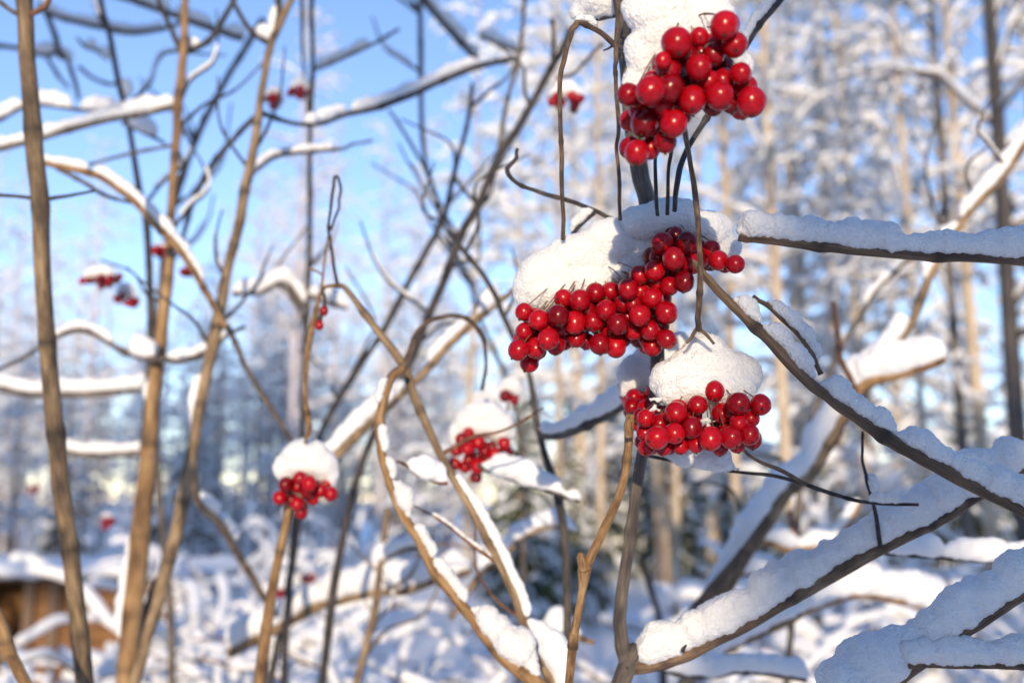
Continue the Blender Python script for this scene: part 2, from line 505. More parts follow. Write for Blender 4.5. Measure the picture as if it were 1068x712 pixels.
def proto_spruce(h, r0, H, dens=1.0):
    W, Sn, T = Batch(), Batch(), Batch()
    z = np.linspace(0, 1, 8)
    T.tube(np.stack([z * 0, z * 0, z * h - .2], -1), r0 * (1 - .92 * z), 7, tscale=6)
    nb = int(46 * dens * h / 5)
    for b in range(nb):
        f = .05 + .93 * ((b + rng.random()) / nb)
        L = (.30 * h) * (1.02 - f) * rng.uniform(.65, 1.15) + .08; az = b * 2.4 + rng.normal() * .3
        A = limb(np.array([0, 0, f * h]), az, R(12 + 25 * f), L, rng.uniform(.35, .75), 5, .03)
        W.tube(A, [.05 * L + .012, .014], 4, ref=np.array([.13, .09, .98]))
        for t_ in range(int(7 + 6 * L)):
            g = rng.uniform(.2, 1); q = np.array([np.interp(g, np.linspace(0, 1, 5), A[:, a]) for a in range(3)])
            C = limb(q, az + rng.choice([-1, 1]) * rng.uniform(.5, 1.1), R(rng.uniform(-45, 0)), L * .34 * rng.uniform(.5, 1.1) + .05, .5, 3, .05)
            W.tube(C, [.022, .035, .010], 3, ref=np.array([.13, .09, .98]))
            if rng.random() < .26:
                snow_on(Sn, C, .012, H * rng.uniform(.6, 1.0), .8, 4)
        if rng.random() < .8:
            Q, _ = spline(A[1:], 2); hh = H * rng.uniform(.6, 1.9, len(Q)) * (.5 + .7 * L); Q = Q + np.array([0, 0, 1.]) * (hh * .45 + .02)[:, None]
            Sn.tube(Q, hh * .8, 6, ref=np.array([.13, .09, .98]))
    return dict(trunk=T, needles=W, snow=Sn)


PART_NAME = dict(trunk='trunk', limbs='branches', needles='foliage', snow='snow_crown')
PROTOS = {
    'birch': [proto_broadleaf(13, .11, 46, .22, 2.6, 38, .35, .050, 6), proto_broadleaf(15, .13, 50, .25, 2.8, 42, .40, .045, 6)],
    'laden': [proto_broadleaf(9, .085, 44, .10, 2.1, 36, .55, .090, 6), proto_broadleaf(8, .07, 42, .08, 2.0, 28, .50, .095, 6), proto_broadleaf(10, .09, 46, .12, 2.2, 42, .60, .086, 6)],
    'sapling': [proto_broadleaf(6.5, .04, 34, .12, 1.5, 40, .35, .04, 5, .05), proto_broadleaf(5.5, .035, 32, .10, 1.4, 35, .4, .042, 5, .06)],
    'spruce': [proto_spruce(5, .06, .10), proto_spruce(8, .10, .11, .8), proto_spruce(4.5, .06, .055, 1.7)],
}
PMESH = {}


def proto_mesh(kind, i, trunk):
    key = (kind, i, trunk)
    if key not in PMESH:
        out = {}
        for p, B in PROTOS[kind][i].items():
            m = {'trunk': M[trunk], 'limbs': {'frost': M['frost'], 'birch': M['rime'], 'pine': M['rime'], 'grey': M['rime']}.get(trunk, M['twigs']), 'needles': M['needles'], 'snow': M['farsnow']}[p]
            out[p] = B.mesh(PART_NAME[p], m)
        PMESH[key] = out
    return PMESH[key]


FIRST = {}


def tree(kind, i, px, d, label, trunk='birch', s=1.0, rz=None, tilt=0.0, fat=1.0, name=None, cat='tree', group=None):
    x = (px - 534) / FPX * d
    nm = name or {'birch': 'birch_tree', 'laden': 'broadleaf_tree', 'sapling': 'sapling', 'spruce': 'spruce_tree'}[kind]
    key = (kind, i, trunk)
    if key in FIRST: o = copy_thing(FIRST[key]); o.name = nm
    else:
        o = link(nm, None)
        for p, me in proto_mesh(*key).items(): link(PART_NAME[p], me, o)
        FIRST[key] = o
    o.location = (x, d, -.05); o.rotation_euler = (0, tilt, rng.uniform(0, 6.28) if rz is None else rz); o.scale = (s * fat, s * fat, s)
    tag(o, label, cat, group)
    return o


# right side: trunks one can tell apart
tree('birch', 0, 1058, 6.6, 'dark trunked tree leaning at the right edge, its trunk standing closest of all trees', 'dark', .9, tilt=-.045, fat=.72)
tree('birch', 0, 812, 9.5, 'tree with a straight cream trunk in the gap right of the topmost berry cluster', 'birch', .95, fat=.72)
tree('birch', 1, 766, 10.5, 'tan trunk rising just right of the topmost berry cluster', 'birch', 1.0, fat=.5)
tree('birch', 0, 958, 8.5, 'slim pale trunk left of the bluish grey birch', 'birch', .9, fat=.42)
tree('birch', 1, 998, 9.2, 'birch with a bluish grey trunk between the slim pale trunk and the dark leaning tree', 'grey', .9, fat=.5)
tree('birch', 1, 1028, 10.5, 'pale trunk half hidden behind the dark leaning tree', 'birch', 1.0, fat=.62)
tree('laden', 0, 872, 12, 'snow laden tree midway between the cream trunk and the slim pale trunk', 'birch', 1.2)
tree('laden', 1, 905, 12.5, 'low spreading tree with thick snow on level boughs above the right hand branch stub', 'pine', .95)
tree('laden', 2, 690, 21, 'snow laden tree directly behind the topmost berry cluster', 'birch', 1.75)
tree('laden', 0, 604, 22, 'cream tree seen between the arching twig and the topmost berry cluster', 'birch', 1.75)
tree('laden', 1, 545, 24, 'snow laden tree behind the forked dark stem at the top middle', 'birch', 1.75)
tree('laden', 2, 488, 26, 'leftmost of the big snow laden trees, beside the open sky', 'birch', 1.6)
tree('laden', 1, 1100, 12, 'snow laden tree whose boughs reach in from the right edge', 'grey', 1.3)
tree('laden', 2, 840, 17, 'tall white tree filling the sky behind the cream trunk', 'birch', 1.4)
tree('laden', 0, 740, 20, 'tall white tree behind the tan trunk and the topmost berries', 'birch', 1.6)
tree('laden', 1, 935, 15, 'tall white tree behind the slim pale trunk', 'birch', 1.4)
tree('birch', 1, 304, 17, 'slender white birch in front of the open sky behind the small left cluster', 'frost', .80, fat=.8)
tree('birch', 0, 398, 26, 'distant white birch right of the slender white birch', 'frost', .92)
tree('birch', 1, 258, 30, 'distant pale frosted birch behind the pair of tan stems', 'frost', .80)
tree('birch', 0, 440, 30, 'distant frosted birch just left of the snow laden trees', 'frost', 1.05)
tree('birch', 1, 350, 33, 'faint frosted birch between the slender white birch and the distant white one', 'frost', .98)
tree('birch', 0, 215, 36, 'faint frosted birch top low behind the leaning tan stem', 'frost', .88)
tree('birch', 1, 110, 38, 'faint frosted birch top under the hanging dark clusters', 'frost', .72)
tree('birch', 0, 700, 12, 'slim cream trunk behind the bare twig between the two upper clusters', 'birch', 1.0, fat=.55)
tree('birch', 1, 845, 13.5, 'slim golden trunk closely right of the straight cream one', 'birch', 1.0, fat=.6)
tree('birch', 0, 900, 11.5, 'golden trunk half hidden by level snowy boughs above the branch stub', 'birch', 1.0, fat=.55)
tree('birch', 1, 625, 16, 'cream trunk left of the dark main stem at the top', 'birch', 1.1, fat=.6)
tree('birch', 1, 580, 19, 'narrow golden trunk behind the arching twig', 'birch', 1.15, fat=.6)
tree('spruce', 2, 548, 14, 'young spruce with yellow green needles showing through its snow below the big cluster', 'pine', .70)
tree('spruce', 2, 598, 16, 'smaller yellow green spruce touching the right of the other green one', 'pine', .58)
tree('spruce', 2, 640, 26, 'dark spruce under snow behind the curved orange stem', 'pine', 1.00)
tree('spruce', 2, 705, 23, 'small dark spruce right of the curved orange stem', 'pine', 0.85)
tree('spruce', 2, 890, 17, 'dark spruce behind the long shaded branch at lower right', 'pine', 0.72)
tree('spruce', 2, 830, 19, 'snow dusted young spruce left of the dark spruce at lower right', 'pine', 0.80)
tree('spruce', 2, 1010, 15, 'dark spruce low at the right edge of the photo', 'pine', 0.70)
tree('spruce', 2, 745, 27, 'dark young spruce in the shade right of the upright dark stem', 'pine', 0.95)
tree('spruce', 2, 595, 29, 'dark spruce showing between the curved orange stem and the yellow green one', 'pine', 1.05)
tree('sapling', 0, 470, 16, 'thin sapling standing on the snow behind the second small cluster', 'red', .6)
tree('sapling', 1, 620, 16, 'thin sapling on the snow behind the curved orange stem', 'red', .45)
tree('sapling', 0, 255, 17, 'thin dark sapling standing between the tan stems and the small left cluster', 'dark', .7)

# the wood behind reads as one mass
def wood():
    V, F, MI, n = [], [], [], 0
    mats = [M['twigs'], M['farsnow'], M['needles'], M['frost']]
    slot = {'trunk': 0, 'limbs': 0, 'needles': 2, 'snow': 1}
    def put(kind, i, x, y, s, fat=1.0, wood_slot=0):
        nonlocal n
        a = rng.uniform(0, 6.28); c, q = math.cos(a), math.sin(a)
        A = np.array([[c, q, 0], [-q, c, 0], [0, 0, 1]]) * np.array([[fat * s], [fat * s], [s]])
        for p, B in PROTOS[kind][i].items():
            v, f, _, _ = B.arrays()
            V.append(v @ A + np.array([x, y, np.clip((y - 45) / 200, 0, 1) * 3])); F.append(f + n); MI.append(np.full(len(f), slot[p] or wood_slot)); n += len(v)
    for t in range(80):                                   # left: low far wood under the open sky
        y = rng.uniform(26, 46); px = rng.uniform(-80, 470)
        kind = rng.choice(['laden', 'spruce', 'sapling', 'birch'], p=[.46, .10, .30, .14])
        s = {'laden': rng.uniform(.62, .9), 'spruce': rng.uniform(.45, .85), 'sapling': rng.uniform(.8, 1.2), 'birch': rng.uniform(.5, .72)}[kind]
        put(kind, int(rng.integers(len(PROTOS[kind]))), (px - 534) / FPX * y, y, s)
    for t in range(34):                                   # left: frosted birch tops above the low wood
        y = rng.uniform(33, 50); px = rng.uniform(-40, 470)
        put('birch', int(rng.integers(2)), (px - 534) / FPX * y, y, rng.uniform(.72, 1.05), 1, 3)
    for t in range(20):                                   # middle and right: taller
        y = rng.uniform(25, 40); px = rng.uniform(455, 1180)
        kind = rng.choice(['laden', 'spruce', 'birch'], p=[.45, .42, .13])
        s = {'laden': rng.uniform(.8, 1.2), 'spruce': rng.uniform(.5, .85), 'birch': rng.uniform(.6, .9)}[kind]
        put(kind, int(rng.integers(len(PROTOS[kind]))), (px - 534) / FPX * y, y, s)
    for t in range(32):                                   # dark undergrowth of young spruces
        y = rng.uniform(22, 34); px = rng.uniform(520, 1120)
        put('spruce', 2, (px - 534) / FPX * y, y, rng.uniform(.55, .95))
    me = make_mesh('forest', np.vstack(V), np.vstack(F), None, np.concatenate(MI), mats)
    tag(link('forest', me), 'snow covered mixed wood closing the view behind everything', 'forest', None, 'stuff')


wood()


# unseen trees added to shade the right hand branches, the ground and the lower wood
def behind():
    T, W, Sn = Batch(), Batch(), Batch()
    def pine(x, y, h, r, c0, cr, nb, name, label):
        T, W, Sn = Batch(), Batch(), Batch()
        z = np.linspace(0, 1, 9)
        T.tube(np.stack([z * 0, z * 0, z * h - .3], -1), r * (1 - .6 * z), 12, tscale=6)
        for b in range(nb):
            f = c0 + (1 - c0) * (b + rng.random()) / nb
            A = limb(np.array([0, 0, f * h]), rng.uniform(0, 6.28), R(10), cr * (1.15 - (f - c0) / (1 - c0)) * rng.uniform(.6, 1.1), .25, 5)
            W.tube(A, [.05, .015], 5)
            for q in A[1:]:
                for _ in range(9):
                    W.tube(limb(q, rng.uniform(0, 6.28), R(rng.uniform(-40, 40)), .55, .2, 3), [.05, .09, .02], 4)
        o = link(name, None); o.location = (x, y, 0); tag(o, label, 'tree')
        link('trunk', T.mesh('trunk', M['pine']), o); link('foliage', W.mesh('foliage', M['needles']), o)
        return o
    pine(-.26, -6.0, 4.75, .135, .85, 2.2, 46, 'shade_pine', 'unseen young pine added behind the photographer to shade the upper stems and right hand branches')
    pine(-7.8, -21, 10.8, .18, .66, 3.6, 46, 'shade_pine', 'unseen broad high crowned pine added behind the photographer for shade')
    pine(3.0, -22, 8.4, .16, .74, 3.0, 40, 'shade_pine', 'second unseen high crowned pine added behind the photographer for shade')
    for i, x in enumerate((-19, -16.2, -13.4, -10.8, 2.4, 6.8, 9.6, 12.3, 15.4)):
        o = tree('spruce', 1, 534, 1, 'unseen tall spruce in the row added behind the photographer for shade', 'pine', 1.4 if x < 0 else .8, fat=1.3, group='unseen spruces in the row added for shade')
        o.location = (x, -20 + rng.normal(), 0)


rng = np.random.default_rng(5)
behind()
for x, y in ((12.5, -14), (13, -8), (14, -2.5), (13, -18), (16, -11), (-10, -14), (-11, -9), (-12, -3.5), (-13.5, 2), (-14, -12), (-10.5, -18), (15.5, -16)):  # unseen spruces added at both sides to dim the sky light from behind
    o = tree('spruce', 1, 534, 1, 'unseen tall spruce added at the side behind the photographer to cut sky light', 'pine', 2.0 + rng.uniform(-.2, .2), group='unseen spruces added at the sides to cut sky light')
    o.location = (x, y, 0)


rng = np.random.default_rng(21)
# ------------------------------------------------------------------ low woodshed
def shed():
    d = 9.0
    x0, x1 = (-70 - 534) / FPX * d, (208 - 534) / FPX * d
    ztop = at(100, 603, d)[2]
    o = link('woodshed', None); o.location = ((x0 + x1) / 2, d + .6, 0); tag(o, 'low brown board woodshed with snow on its flat roof at far left', 'shed')
    def box(B, a, b, mi=0):
        a, b = np.array(a), np.array(b)
        V = np.array([[x, y, z] for x in (a[0], b[0]) for y in (a[1], b[1]) for z in (a[2], b[2])])
        B.raw(V, np.array([[0, 1, 3, 2], [4, 6, 7, 5], [0, 4, 5, 1], [2, 3, 7, 6], [0, 2, 6, 4], [1, 5, 7, 3]]), None, mi)
    W = x1 - x0; h = ztop
    def part(name, boxes, m, parent=o):
        B = Batch()
        for a, b in boxes: box(B, a, b)
        me = make_mesh(name, *B.arrays()[:2], None, None, m, smooth=False); return link(name, me, parent)
    z = -.1; bd = []
    while z < h - .09:
        bd.append(((-W / 2 + .9, -.42 + rng.uniform(0, .012), z), (W / 2, -.395, z + .135))); z += .142
    part('wall', bd, M['board'])
    part('side_wall', [((-W / 2, -.40, -.1), (-W / 2 + .04, .5, h)), ((W / 2 - .04, -.38, -.1), (W / 2, .5, h)), ((-W / 2, .5, -.1), (W / 2, .54, h))], M['board'])
    for x in (-W / 2 + .05, -W / 2 + .88, -.1, .75): part('post', [((x, -.47, -.1), (x + .09, -.425, h))], M['brown'])
    rf = part('roof', [((-W / 2 - .15, -.62, h + .002), (W / 2 + .15, .7, h + .05))], M['dark'])
    B = []
    for x in np.linspace(-W / 2 - .1, W / 2 + .1, 30):
        for y in np.linspace(-.55, .65, 8): B.append(((x, y, h + .085), (.17, .17, .06 + .015 * rng.normal())))
    snow_pile('roof_snow', B, .03, rf, (.3, .05), None, 'farsnow')
    for q in range(14):
        Bq = Batch(); x = -W / 2 + .1 + (q % 5) * .15; zz = .05 + (q // 5) * .15
        Bq.tube([(x, -.35, zz), (x, .25, zz)], [.07, .07], 10); link('log', Bq.mesh('log', M['tan']), o)


shed()


# ------------------------------------------------------------------ snow laden bushes low in the picture
def proto_bush(n, rad, h, H):
    W, Sn = Batch(), Batch()
    for i in range(n):
        az = rng.uniform(0, 6.28); L = rng.uniform(.7, 1.15)
        t = np.linspace(0, 1, 8)[:, None]
        hd = np.array([math.cos(az), math.sin(az), 0])
        P = hd * (t ** 1.5) * rad * L + np.array([0, 0, 1.]) * (h * L * (1.35 * t - .38 * t ** 2.6) - .1) + rng.normal(size=(8, 3)) * .02
        W.tube(P, [.011, .003], 5, tscale=60)
        Q, _ = spline(P, 3)
        a = int(len(Q) * rng.uniform(.3, .55))
        def patches(Q, Hm, pr):
            s = 0
            while s < len(Q) - 3:
                l = int(rng.integers(3, 13))
                if rng.random() < pr:
                    q = Q[s:s + l + 1]
                    if len(q) > 2:
                        hh = Hm * (rng.uniform(.7, 1.15) + rng.uniform(-.14, .14, len(q))); hh[0] *= .55; hh[-1] *= .55
                        Sn.tube(q + np.array([0, 0, 1.]) * (hh * .4)[:, None], hh * .5, 8, ref=np.array([.13, .09, .98]))
                s += l
        patches(Q[a:], H, .85)
        for k in range(7):
            g = rng.uniform(.35, .95); p = np.array([np.interp(g, t[:, 0], P[:, c]) for c in range(3)])
            C = limb(p, az + rng.normal() * 1.1, R(rng.uniform(-5, 50)), rng.uniform(.15, .42) * rad / .7, .35, 6, .05)
            W.tube(C, [.005, .002], 4, ref=np.array([.13, .09, .98]), tscale=80)
            Q2, _ = spline(C, 3); patches(Q2, H * .75, .8)
    return W, Sn


BUSH = [proto_bush(17, .80, 1.22, .062), proto_bush(15, .9, 1.15, .068), proto_bush(19, .75, 1.1, .056)]
BUSH.append(proto_bush(26, .75, 1.2, .030))
BUSH.append(proto_bush(15, .55, 1.42, .021))
BM = [(W.mesh('branches', M['red']), Sn.mesh('snow_crown', M['farsnow'])) for W, Sn in BUSH]
for (px, d, i, s, lab) in [
        (10, 4.4, 1, .74, 'snow laden bush in front of the far left end of the woodshed'),
        (125, 4.2, 0, .72, 'snow laden bush hiding the middle of the woodshed wall'),
        (195, 5.6, 2, .92, 'snow laden bush beside the right end of the woodshed'),
        (260, 5.0, 1, 1.06, 'snow laden bush around the red clusters right of the woodshed'),
        (430, 3.6, 0, .84, 'snow laden bush under the right end of the long roll of snow'),
        (525, 3.2, 2, .78, 'snow laden bush behind the foot of the bowed sunlit stem'),
        (640, 3.8, 1, .66, 'snow laden bush behind the foot of the upright dark stem'),
        (935, 5.2, 1, 1.08, 'snow laden bush behind the level twig with the loaf of snow'),
        (1040, 5.2, 0, 1.12, 'snow laden bush low at the right edge behind the level twig'),
        (262, 8.5, 2, 1.2, 'distant snowy bush right of the woodshed'),
        (345, 11.0, 0, 1.2, 'distant snowy bush at the wood edge behind the small left cluster stem'),
        (300, 3.2, 2, .86, 'snow laden bush crossing the lower end of the upright orange stem'),
        (25, 1.75, 4, .93, 'slender snowy shrub close by at the bottom left edge'),
        (120, 1.7, 4, .94, 'slender snowy shrub close behind the thick left stem'),
        (215, 1.65, 4, .97, 'slender snowy shrub close behind the foot of the leaning tan stem'),
        (315, 1.8, 4, 1.0, 'slender snowy shrub close behind the upright orange stem'),
        (415, 1.6, 4, .96, 'slender snowy shrub close behind the bowed sunlit stem'),
        (500, 1.9, 4, .98, 'slender snowy shrub close behind the long tan stem'),
        (690, 1.7, 4, .93, 'slender snowy shrub close behind the fork of the upright dark stem'),
        (850, 1.6, 4, .97, 'slender snowy shrub close behind the long shaded branch'),
        (70, 2.3, 3, .92, 'thin twigged bush low at left before the woodshed'),
        (160, 2.0, 3, .90, 'thin twigged bush low at the foot of the left tan stem'),
        (265, 2.7, 3, .98, 'thin twigged bush low behind the upright orange stem'),
        (360, 2.3, 3, .93, 'thin twigged bush low left of the bowed sunlit stem'),
        (450, 2.8, 3, .95, 'thin twigged bush low inside the bend of the bowed sunlit stem'),
        (600, 2.6, 3, .90, 'thin twigged bush low behind the curved orange stem'),
        (760, 2.6, 3, .95, 'thin twigged bush low under the thick leaning stem'),
        (870, 2.4, 3, .98, 'thin twigged bush low under the middle of the long shaded branch'),
        (970, 2.9, 3, 1.02, 'thin twigged bush low at right behind the heaped branch'),
        (18, 2.6, 0, .86, 'snow laden bush in the bottom left corner'),
        (110, 3.0, 1, .92, 'snow laden bush in front of the woodshed beside the left stem'),
        (205, 3.3, 2, .98, 'snow laden bush at the foot of the pair of tan stems'),
        (310, 4.2, 0, .74, 'snow laden bush behind the stem of the small left cluster'),
        (395, 3.0, 1, .92, 'snow laden bush low between the small left cluster and the bowed sunlit branch'),
        (470, 4.4, 2, .66, 'snow laden bush farther back behind the bowed sunlit branch'),
        (225, 2.2, 1, .84, 'snow laden bush at the bottom edge left of the cluster stem'),
        (575, 5.0, 0, .60, 'snow laden bush on the snow beneath the young spruce'),
        (690, 3.3, 1, .80, 'snow laden bush low behind the fork of the shaded branch'),
        (790, 4.2, 2, .86, 'snow laden bush behind the middle of the long shaded branch'),
        (880, 3.4, 0, .92, 'snow laden bush under the long shaded branch'),
        (985, 4.0, 1, .98, 'snow laden bush behind the lower right snow covered branches'),
        (1060, 3.0, 2, .9, 'snow laden bush in the bottom right corner'),
        (60, 5.0, 2, .70, 'snow laden bush just in front of the woodshed wall'),
        (840, 6.5, 1, 1.05, 'snow laden bush on the snow before the dark spruces')]:
    o = link('bush', None); W, Sn = BM[i]
    link('branches', W, o); link('snow_crown', Sn, o)
    o.location = ((px - 534) / FPX * d, d, -.05); o.rotation_euler = (0, 0, rng.uniform(0, 6.28)); o.scale = (s, s, s)
    tag(o, lab, 'bush', 'snow laden bushes')

# ------------------------------------------------------------------ viburnum stems, traced left to right
G = 'viburnum stems'
br('s1', [(20, -60, 17), (25, 0, 17), (30, 80, 17), (36, 160, 17), (42, 210, 17), (45, 290, 17), (52, 390, 17), (60, 470, 17), (68, 540, 18), (78, 610, 18), (88, 712, 18)], .70, 'brownlit',
   name='viburnum_stem', label='thick tan stem at far left, nearest of the left stems', cat='stem', group=G, down=(.02, .03))
br('', [(30, 16, 6), (42, 11, 6), (50, 2, 6), (55, -20, 5)], .69, 'red', [(2, 3, 16)], 'twig', 's1')
br('', [(28, 20, 6), (14, 12, 5), (0, 2, 5), (-20, -15, 5)], .70, 'grey', [], 'twig', 's1')
br('', [(42, 208, 5), (20, 205, 4), (-10, 203, 4)], .70, 'dark', [], 'twig', 's1')
br('', [(44, 209, 5), (70, 204, 4), (98, 200, 3)], .70, 'dark', [], 'twig', 's1')

br('s2', [(194, -60, 6.7), (193, 0, 7.6), (191, 55, 8.4), (186, 110, 9.2), (182, 168, 8.4), (178, 233, 9.2), (177, 270, 10.1), (170, 337, 11.8), (162, 398, 14.3), (155, 472, 16.8), (153, 489, 17.6), (145, 573, 19.3), (136, 661, 21.0), (130, 730, 21.8)], (1.1, 1.0), 'orange',
   [(8.0, 8.3, 20), (10.8, 12.1, 16, (.5, 1, 1.2, .4))], 'viburnum_stem', None, 'tan stem left of the crossing pair, widest at its foot in the bush', 'stem', G, down=(.0, .1))
br('', [(190, 55, 7), (182, 38, 6), (175, 24, 6), (165, 0, 5), (160, -30, 5)], 1.1, 'dark', [], 'branch', 's2')
br('', [(191, 56, 7), (198, 53, 6), (216, 44, 6), (233, 20, 6), (244, 0, 5), (255, -25, 5)], 1.1, 'dark', [(0, 1.6, 17)], 'branch', 's2')
br('', [(184, 111, 6), (152, 118, 6), (101, 128, 6), (51, 142, 6), (0, 155, 6), (-40, 165, 5)], 1.1, 'grey', [(0, 1.5, 14), (1.5, 4.5, 9)], 'branch', 's2')
br('', [(180, 152, 4), (140, 160, 4), (81, 175, 3)], 1.12, 'grey', [], 'twig', 's2')
br('', [(172, 374, 7), (152, 374, 6), (128, 366, 6), (104, 351, 6), (84, 344, 6), (61, 351, 5), (20, 375, 4), (-10, 388, 4)], (1.0, 1.1), 'grey', [(.6, 1.8, 20), (2.5, 5.2, 7)], 'branch', 's2')
br('', [(168, 374, 6), (189, 376, 6), (216, 367, 6), (236, 351, 5), (256, 340, 5)], 1.03, 'grey', [(.3, 3, 8)], 'branch', 's2')

br('s2b', [(101, -50, 6), (105, 0, 6), (116, 44, 6), (125, 91, 6), (135, 135, 6), (145, 199, 7), (153, 236, 8), (158, 347, 8), (153, 438, 9), (146, 520, 9), (138, 640, 10)], 1.25, 'dark',
   [(2.9, 3.3, 20)], 'viburnum_stem', None, 'thin dark stem just left of the left tan stem, crossing behind it', 'stem', G, down=(0, .15))
br('', [(125, 116, 5), (118, 116, 5), (84, 115, 4), (34, 110, 4), (0, 125, 4), (-30, 138, 4)], 1.25, 'dark', [(1.0, 2.0, 12), (2.2, 3.2, 14), (3.2, 4.5, 15)], 'branch', 's2b')
br('', [(120, 117, 5), (138, 113, 4), (152, 108, 3)], 1.25, 'dark', [(.2, 1.2, 26, (1, .4))], 'twig', 's2b')
br('', [(128, 128, 5), (140, 134, 4), (158, 142, 4), (172, 150, 3)], 1.25, 'grey', [(.4, 2.2, 14)], 'twig', 's2b')

br('s3', [(318, -50, 6.4), (303, 0, 7.2), (287, 37, 7.2), (280, 54, 8.0), (275, 84, 8.0), (270, 115, 8.8), (263, 162, 9.6), (255, 199, 10.4), (248, 240, 11.2), (239, 273, 11.2), (231, 313, 12.0), (221, 364, 12.0), (211, 411, 12.0), (202, 460, 12.8), (192, 516, 13.6), (182, 563, 14.4), (168, 614, 14.4), (153, 667, 12.0), (140, 715, 11.2)], (1.0, .92), 'tan',
   [(11.6, 12.7, 13)], 'viburnum_stem', None, 'tan stem of the crossing pair that leans right and forks at the top', 'stem', G, down=(-.05, .1))
br('', [(283, 46, 7), (272, 40, 6), (258, 28, 6), (243, 0, 5), (235, -30, 5)], 1.0, 'dark', [(0, 1.4, 20)], 'branch', 's3')
br('', [(289, 30, 7), (291, 10, 7), (288, -20, 6)], 1.0, 'dark', [(0, 1.2, 16)], 'branch', 's3')
br('', [(250, 222, 6), (260, 189, 5), (270, 175, 5), (293, 162, 5), (337, 157, 4), (356, 155, 4), (370, 150, 3), (388, 147, 3)], (1.0, 1.15), 'grey', [(1, 4.5, 6)], 'branch', 's3')
br('', [(270, 118, 6), (243, 145, 6), (216, 179, 6), (199, 216, 6), (190, 250, 5)], (1.0, 1.4), 'grey', [], 'branch', 's3')
br('', [(273, 118, 6), (300, 127, 5), (330, 130, 5), (356, 121, 6), (396, 111, 7), (440, 94, 7), (491, 72, 7), (538, 61, 6)], (1.0, 1.25), 'dark', [(1.6, 3.2, 10), (3.3, 6.2, 9)], 'branch', 's3')
br('', [(237, 340, 6), (256, 381, 6), (280, 421, 6), (300, 452, 6), (315, 480, 5)], (.95, .85), 'grey', [], 'branch', 's3')
br('', [(201, 470, 7), (206, 522, 8), (229, 546, 8), (249, 580, 8), (270, 613, 8), (285, 640, 7)], (.95, 1.3), 'tan', [(1.1, 1.9, 13), (2.0, 2.7, 12)], 'branch', 's3')
br('s3b', [(176, 590, 6), (162, 613, 9), (145, 661, 11), (132, 712, 12)], 1.05, 'dark', [], 'viburnum_stem', None, 'dark blue shaded stem close along the left of the leaning tan stem, low down', 'stem', G, down=(-.05, .1))

br('s4', [(327, -50, 4), (325, 0, 5), (326, 67, 5), (324, 135, 5), (323, 236, 6), (319, 337, 6), (317, 404, 6), (314, 470, 6), (306, 560, 7), (300, 640, 7), (296, 720, 8)], 1.3, 'dark', [], 'viburnum_stem', None, 'very thin upright dark stem crossing the open sky', 'stem', G, down=(0, .1))
br('', [(325, 74, 4), (354, 62, 4), (385, 48, 4), (417, 30, 3)], 1.3, 'grey', [(.2, 2, 8)], 'branch', 's4')
br('', [(316, -40, 4), (315, 20, 4), (317, 75, 3), (323, 130, 4)], 1.35, 'grey', [], 'twig', 's4')
br('', [(318, 320, 7), (297, 295, 7), (273, 305, 6), (243, 307, 6)], 1.3, 'grey', [(0, 3, 12)], 'branch', 's4')
br('', [(319, 308, 7), (340, 314, 7), (362, 322, 5)], 1.3, 'grey', [(0, 2, 12)], 'branch', 's4')

br('b11', [(275, 20, 7), (260, 44, 7), (233, 88, 7), (206, 142, 7), (189, 189, 7), (172, 260, 7), (165, 330, 7), (160, 420, 8), (168, 540, 8)], 1.9, 'grey', [], 'viburnum_stem', None, 'blurred blue grey stem slanting down left behind the pair of tan stems', 'stem', G, down=(0, .1))
br('b12', [(253, 41, 7), (229, 33, 7), (182, 16, 7), (135, 0, 7), (90, -14, 7)], 1.6, 'grey', [(0, .9, 12, (1.2, .8)), (1.2, 2.0, 9), (2.1, 3.0, 11)], 'viburnum_branch', None, 'snowy bright branch slanting down to the right across the top left sky', 'branch', G)
br('b14', [(40, 8, 6), (67, 20, 6), (101, 27, 6), (135, 34, 6), (169, 30, 5), (200, 20, 4)], 1.7, 'grey', [(0, 4, 6)], 'viburnum_branch', None, 'faint grey branch sagging across the sky right of the left stem', 'branch', G)
br('b14c', [(0, 48, 6), (-30, 44, 6), (60, 56, 5), (62, 62, 5)][::-1], 1.9, 'grey', [], 'twig', 'b14')
br('', [(48, 14, 6), (55, 30, 6), (62, 52, 6), (70, 62, 5), (78, 84, 5), (82, 104, 4)], 1.75, 'grey', [(2, 3.2, 7)], 'twig', 'b14')
br('', [(62, 54, 5), (50, 58, 5), (38, 56, 5), (20, 52, 5)], 1.75, 'grey', [(.2, 2, 14)], 'twig', 'b14')
br('', [(50, 62, 4), (62, 80, 4), (72, 92, 3)], 1.8, 'grey', [], 'twig', 'b14')
br('', [(82, 70, 4), (95, 80, 4), (115, 88, 4), (124, 84, 4)], 1.8, 'grey', [], 'twig', 'b14')
br('', [(80, 40, 3), (90, 50, 4), (100, 53, 3), (112, 62, 3)], 1.7, 'grey', [(.8, 2, 11), (2, 3, 10)], 'twig', 'b14')
br('b18', [(40, 168, 5.0), (51, 171, 5.8), (98, 182, 6.5), (135, 206, 7.2), (164, 236, 7.2), (189, 263, 7.2), (206, 290, 7.2), (222, 317, 6.5), (236, 342, 5.8)], (.88, .93), 'orange', [(.3, 1.9, 8), (2.0, 6.2, 9, (.9, 1.1, 1, .6))], 'viburnum_branch', None, 'snow topped branch slanting down right, sunlit white between the left stem and the pair', 'branch', G)
br('', [(60, 176, 5), (90, 192, 5), (115, 206, 4), (150, 214, 4)], .95, 'grey', [], 'twig', 'b18')
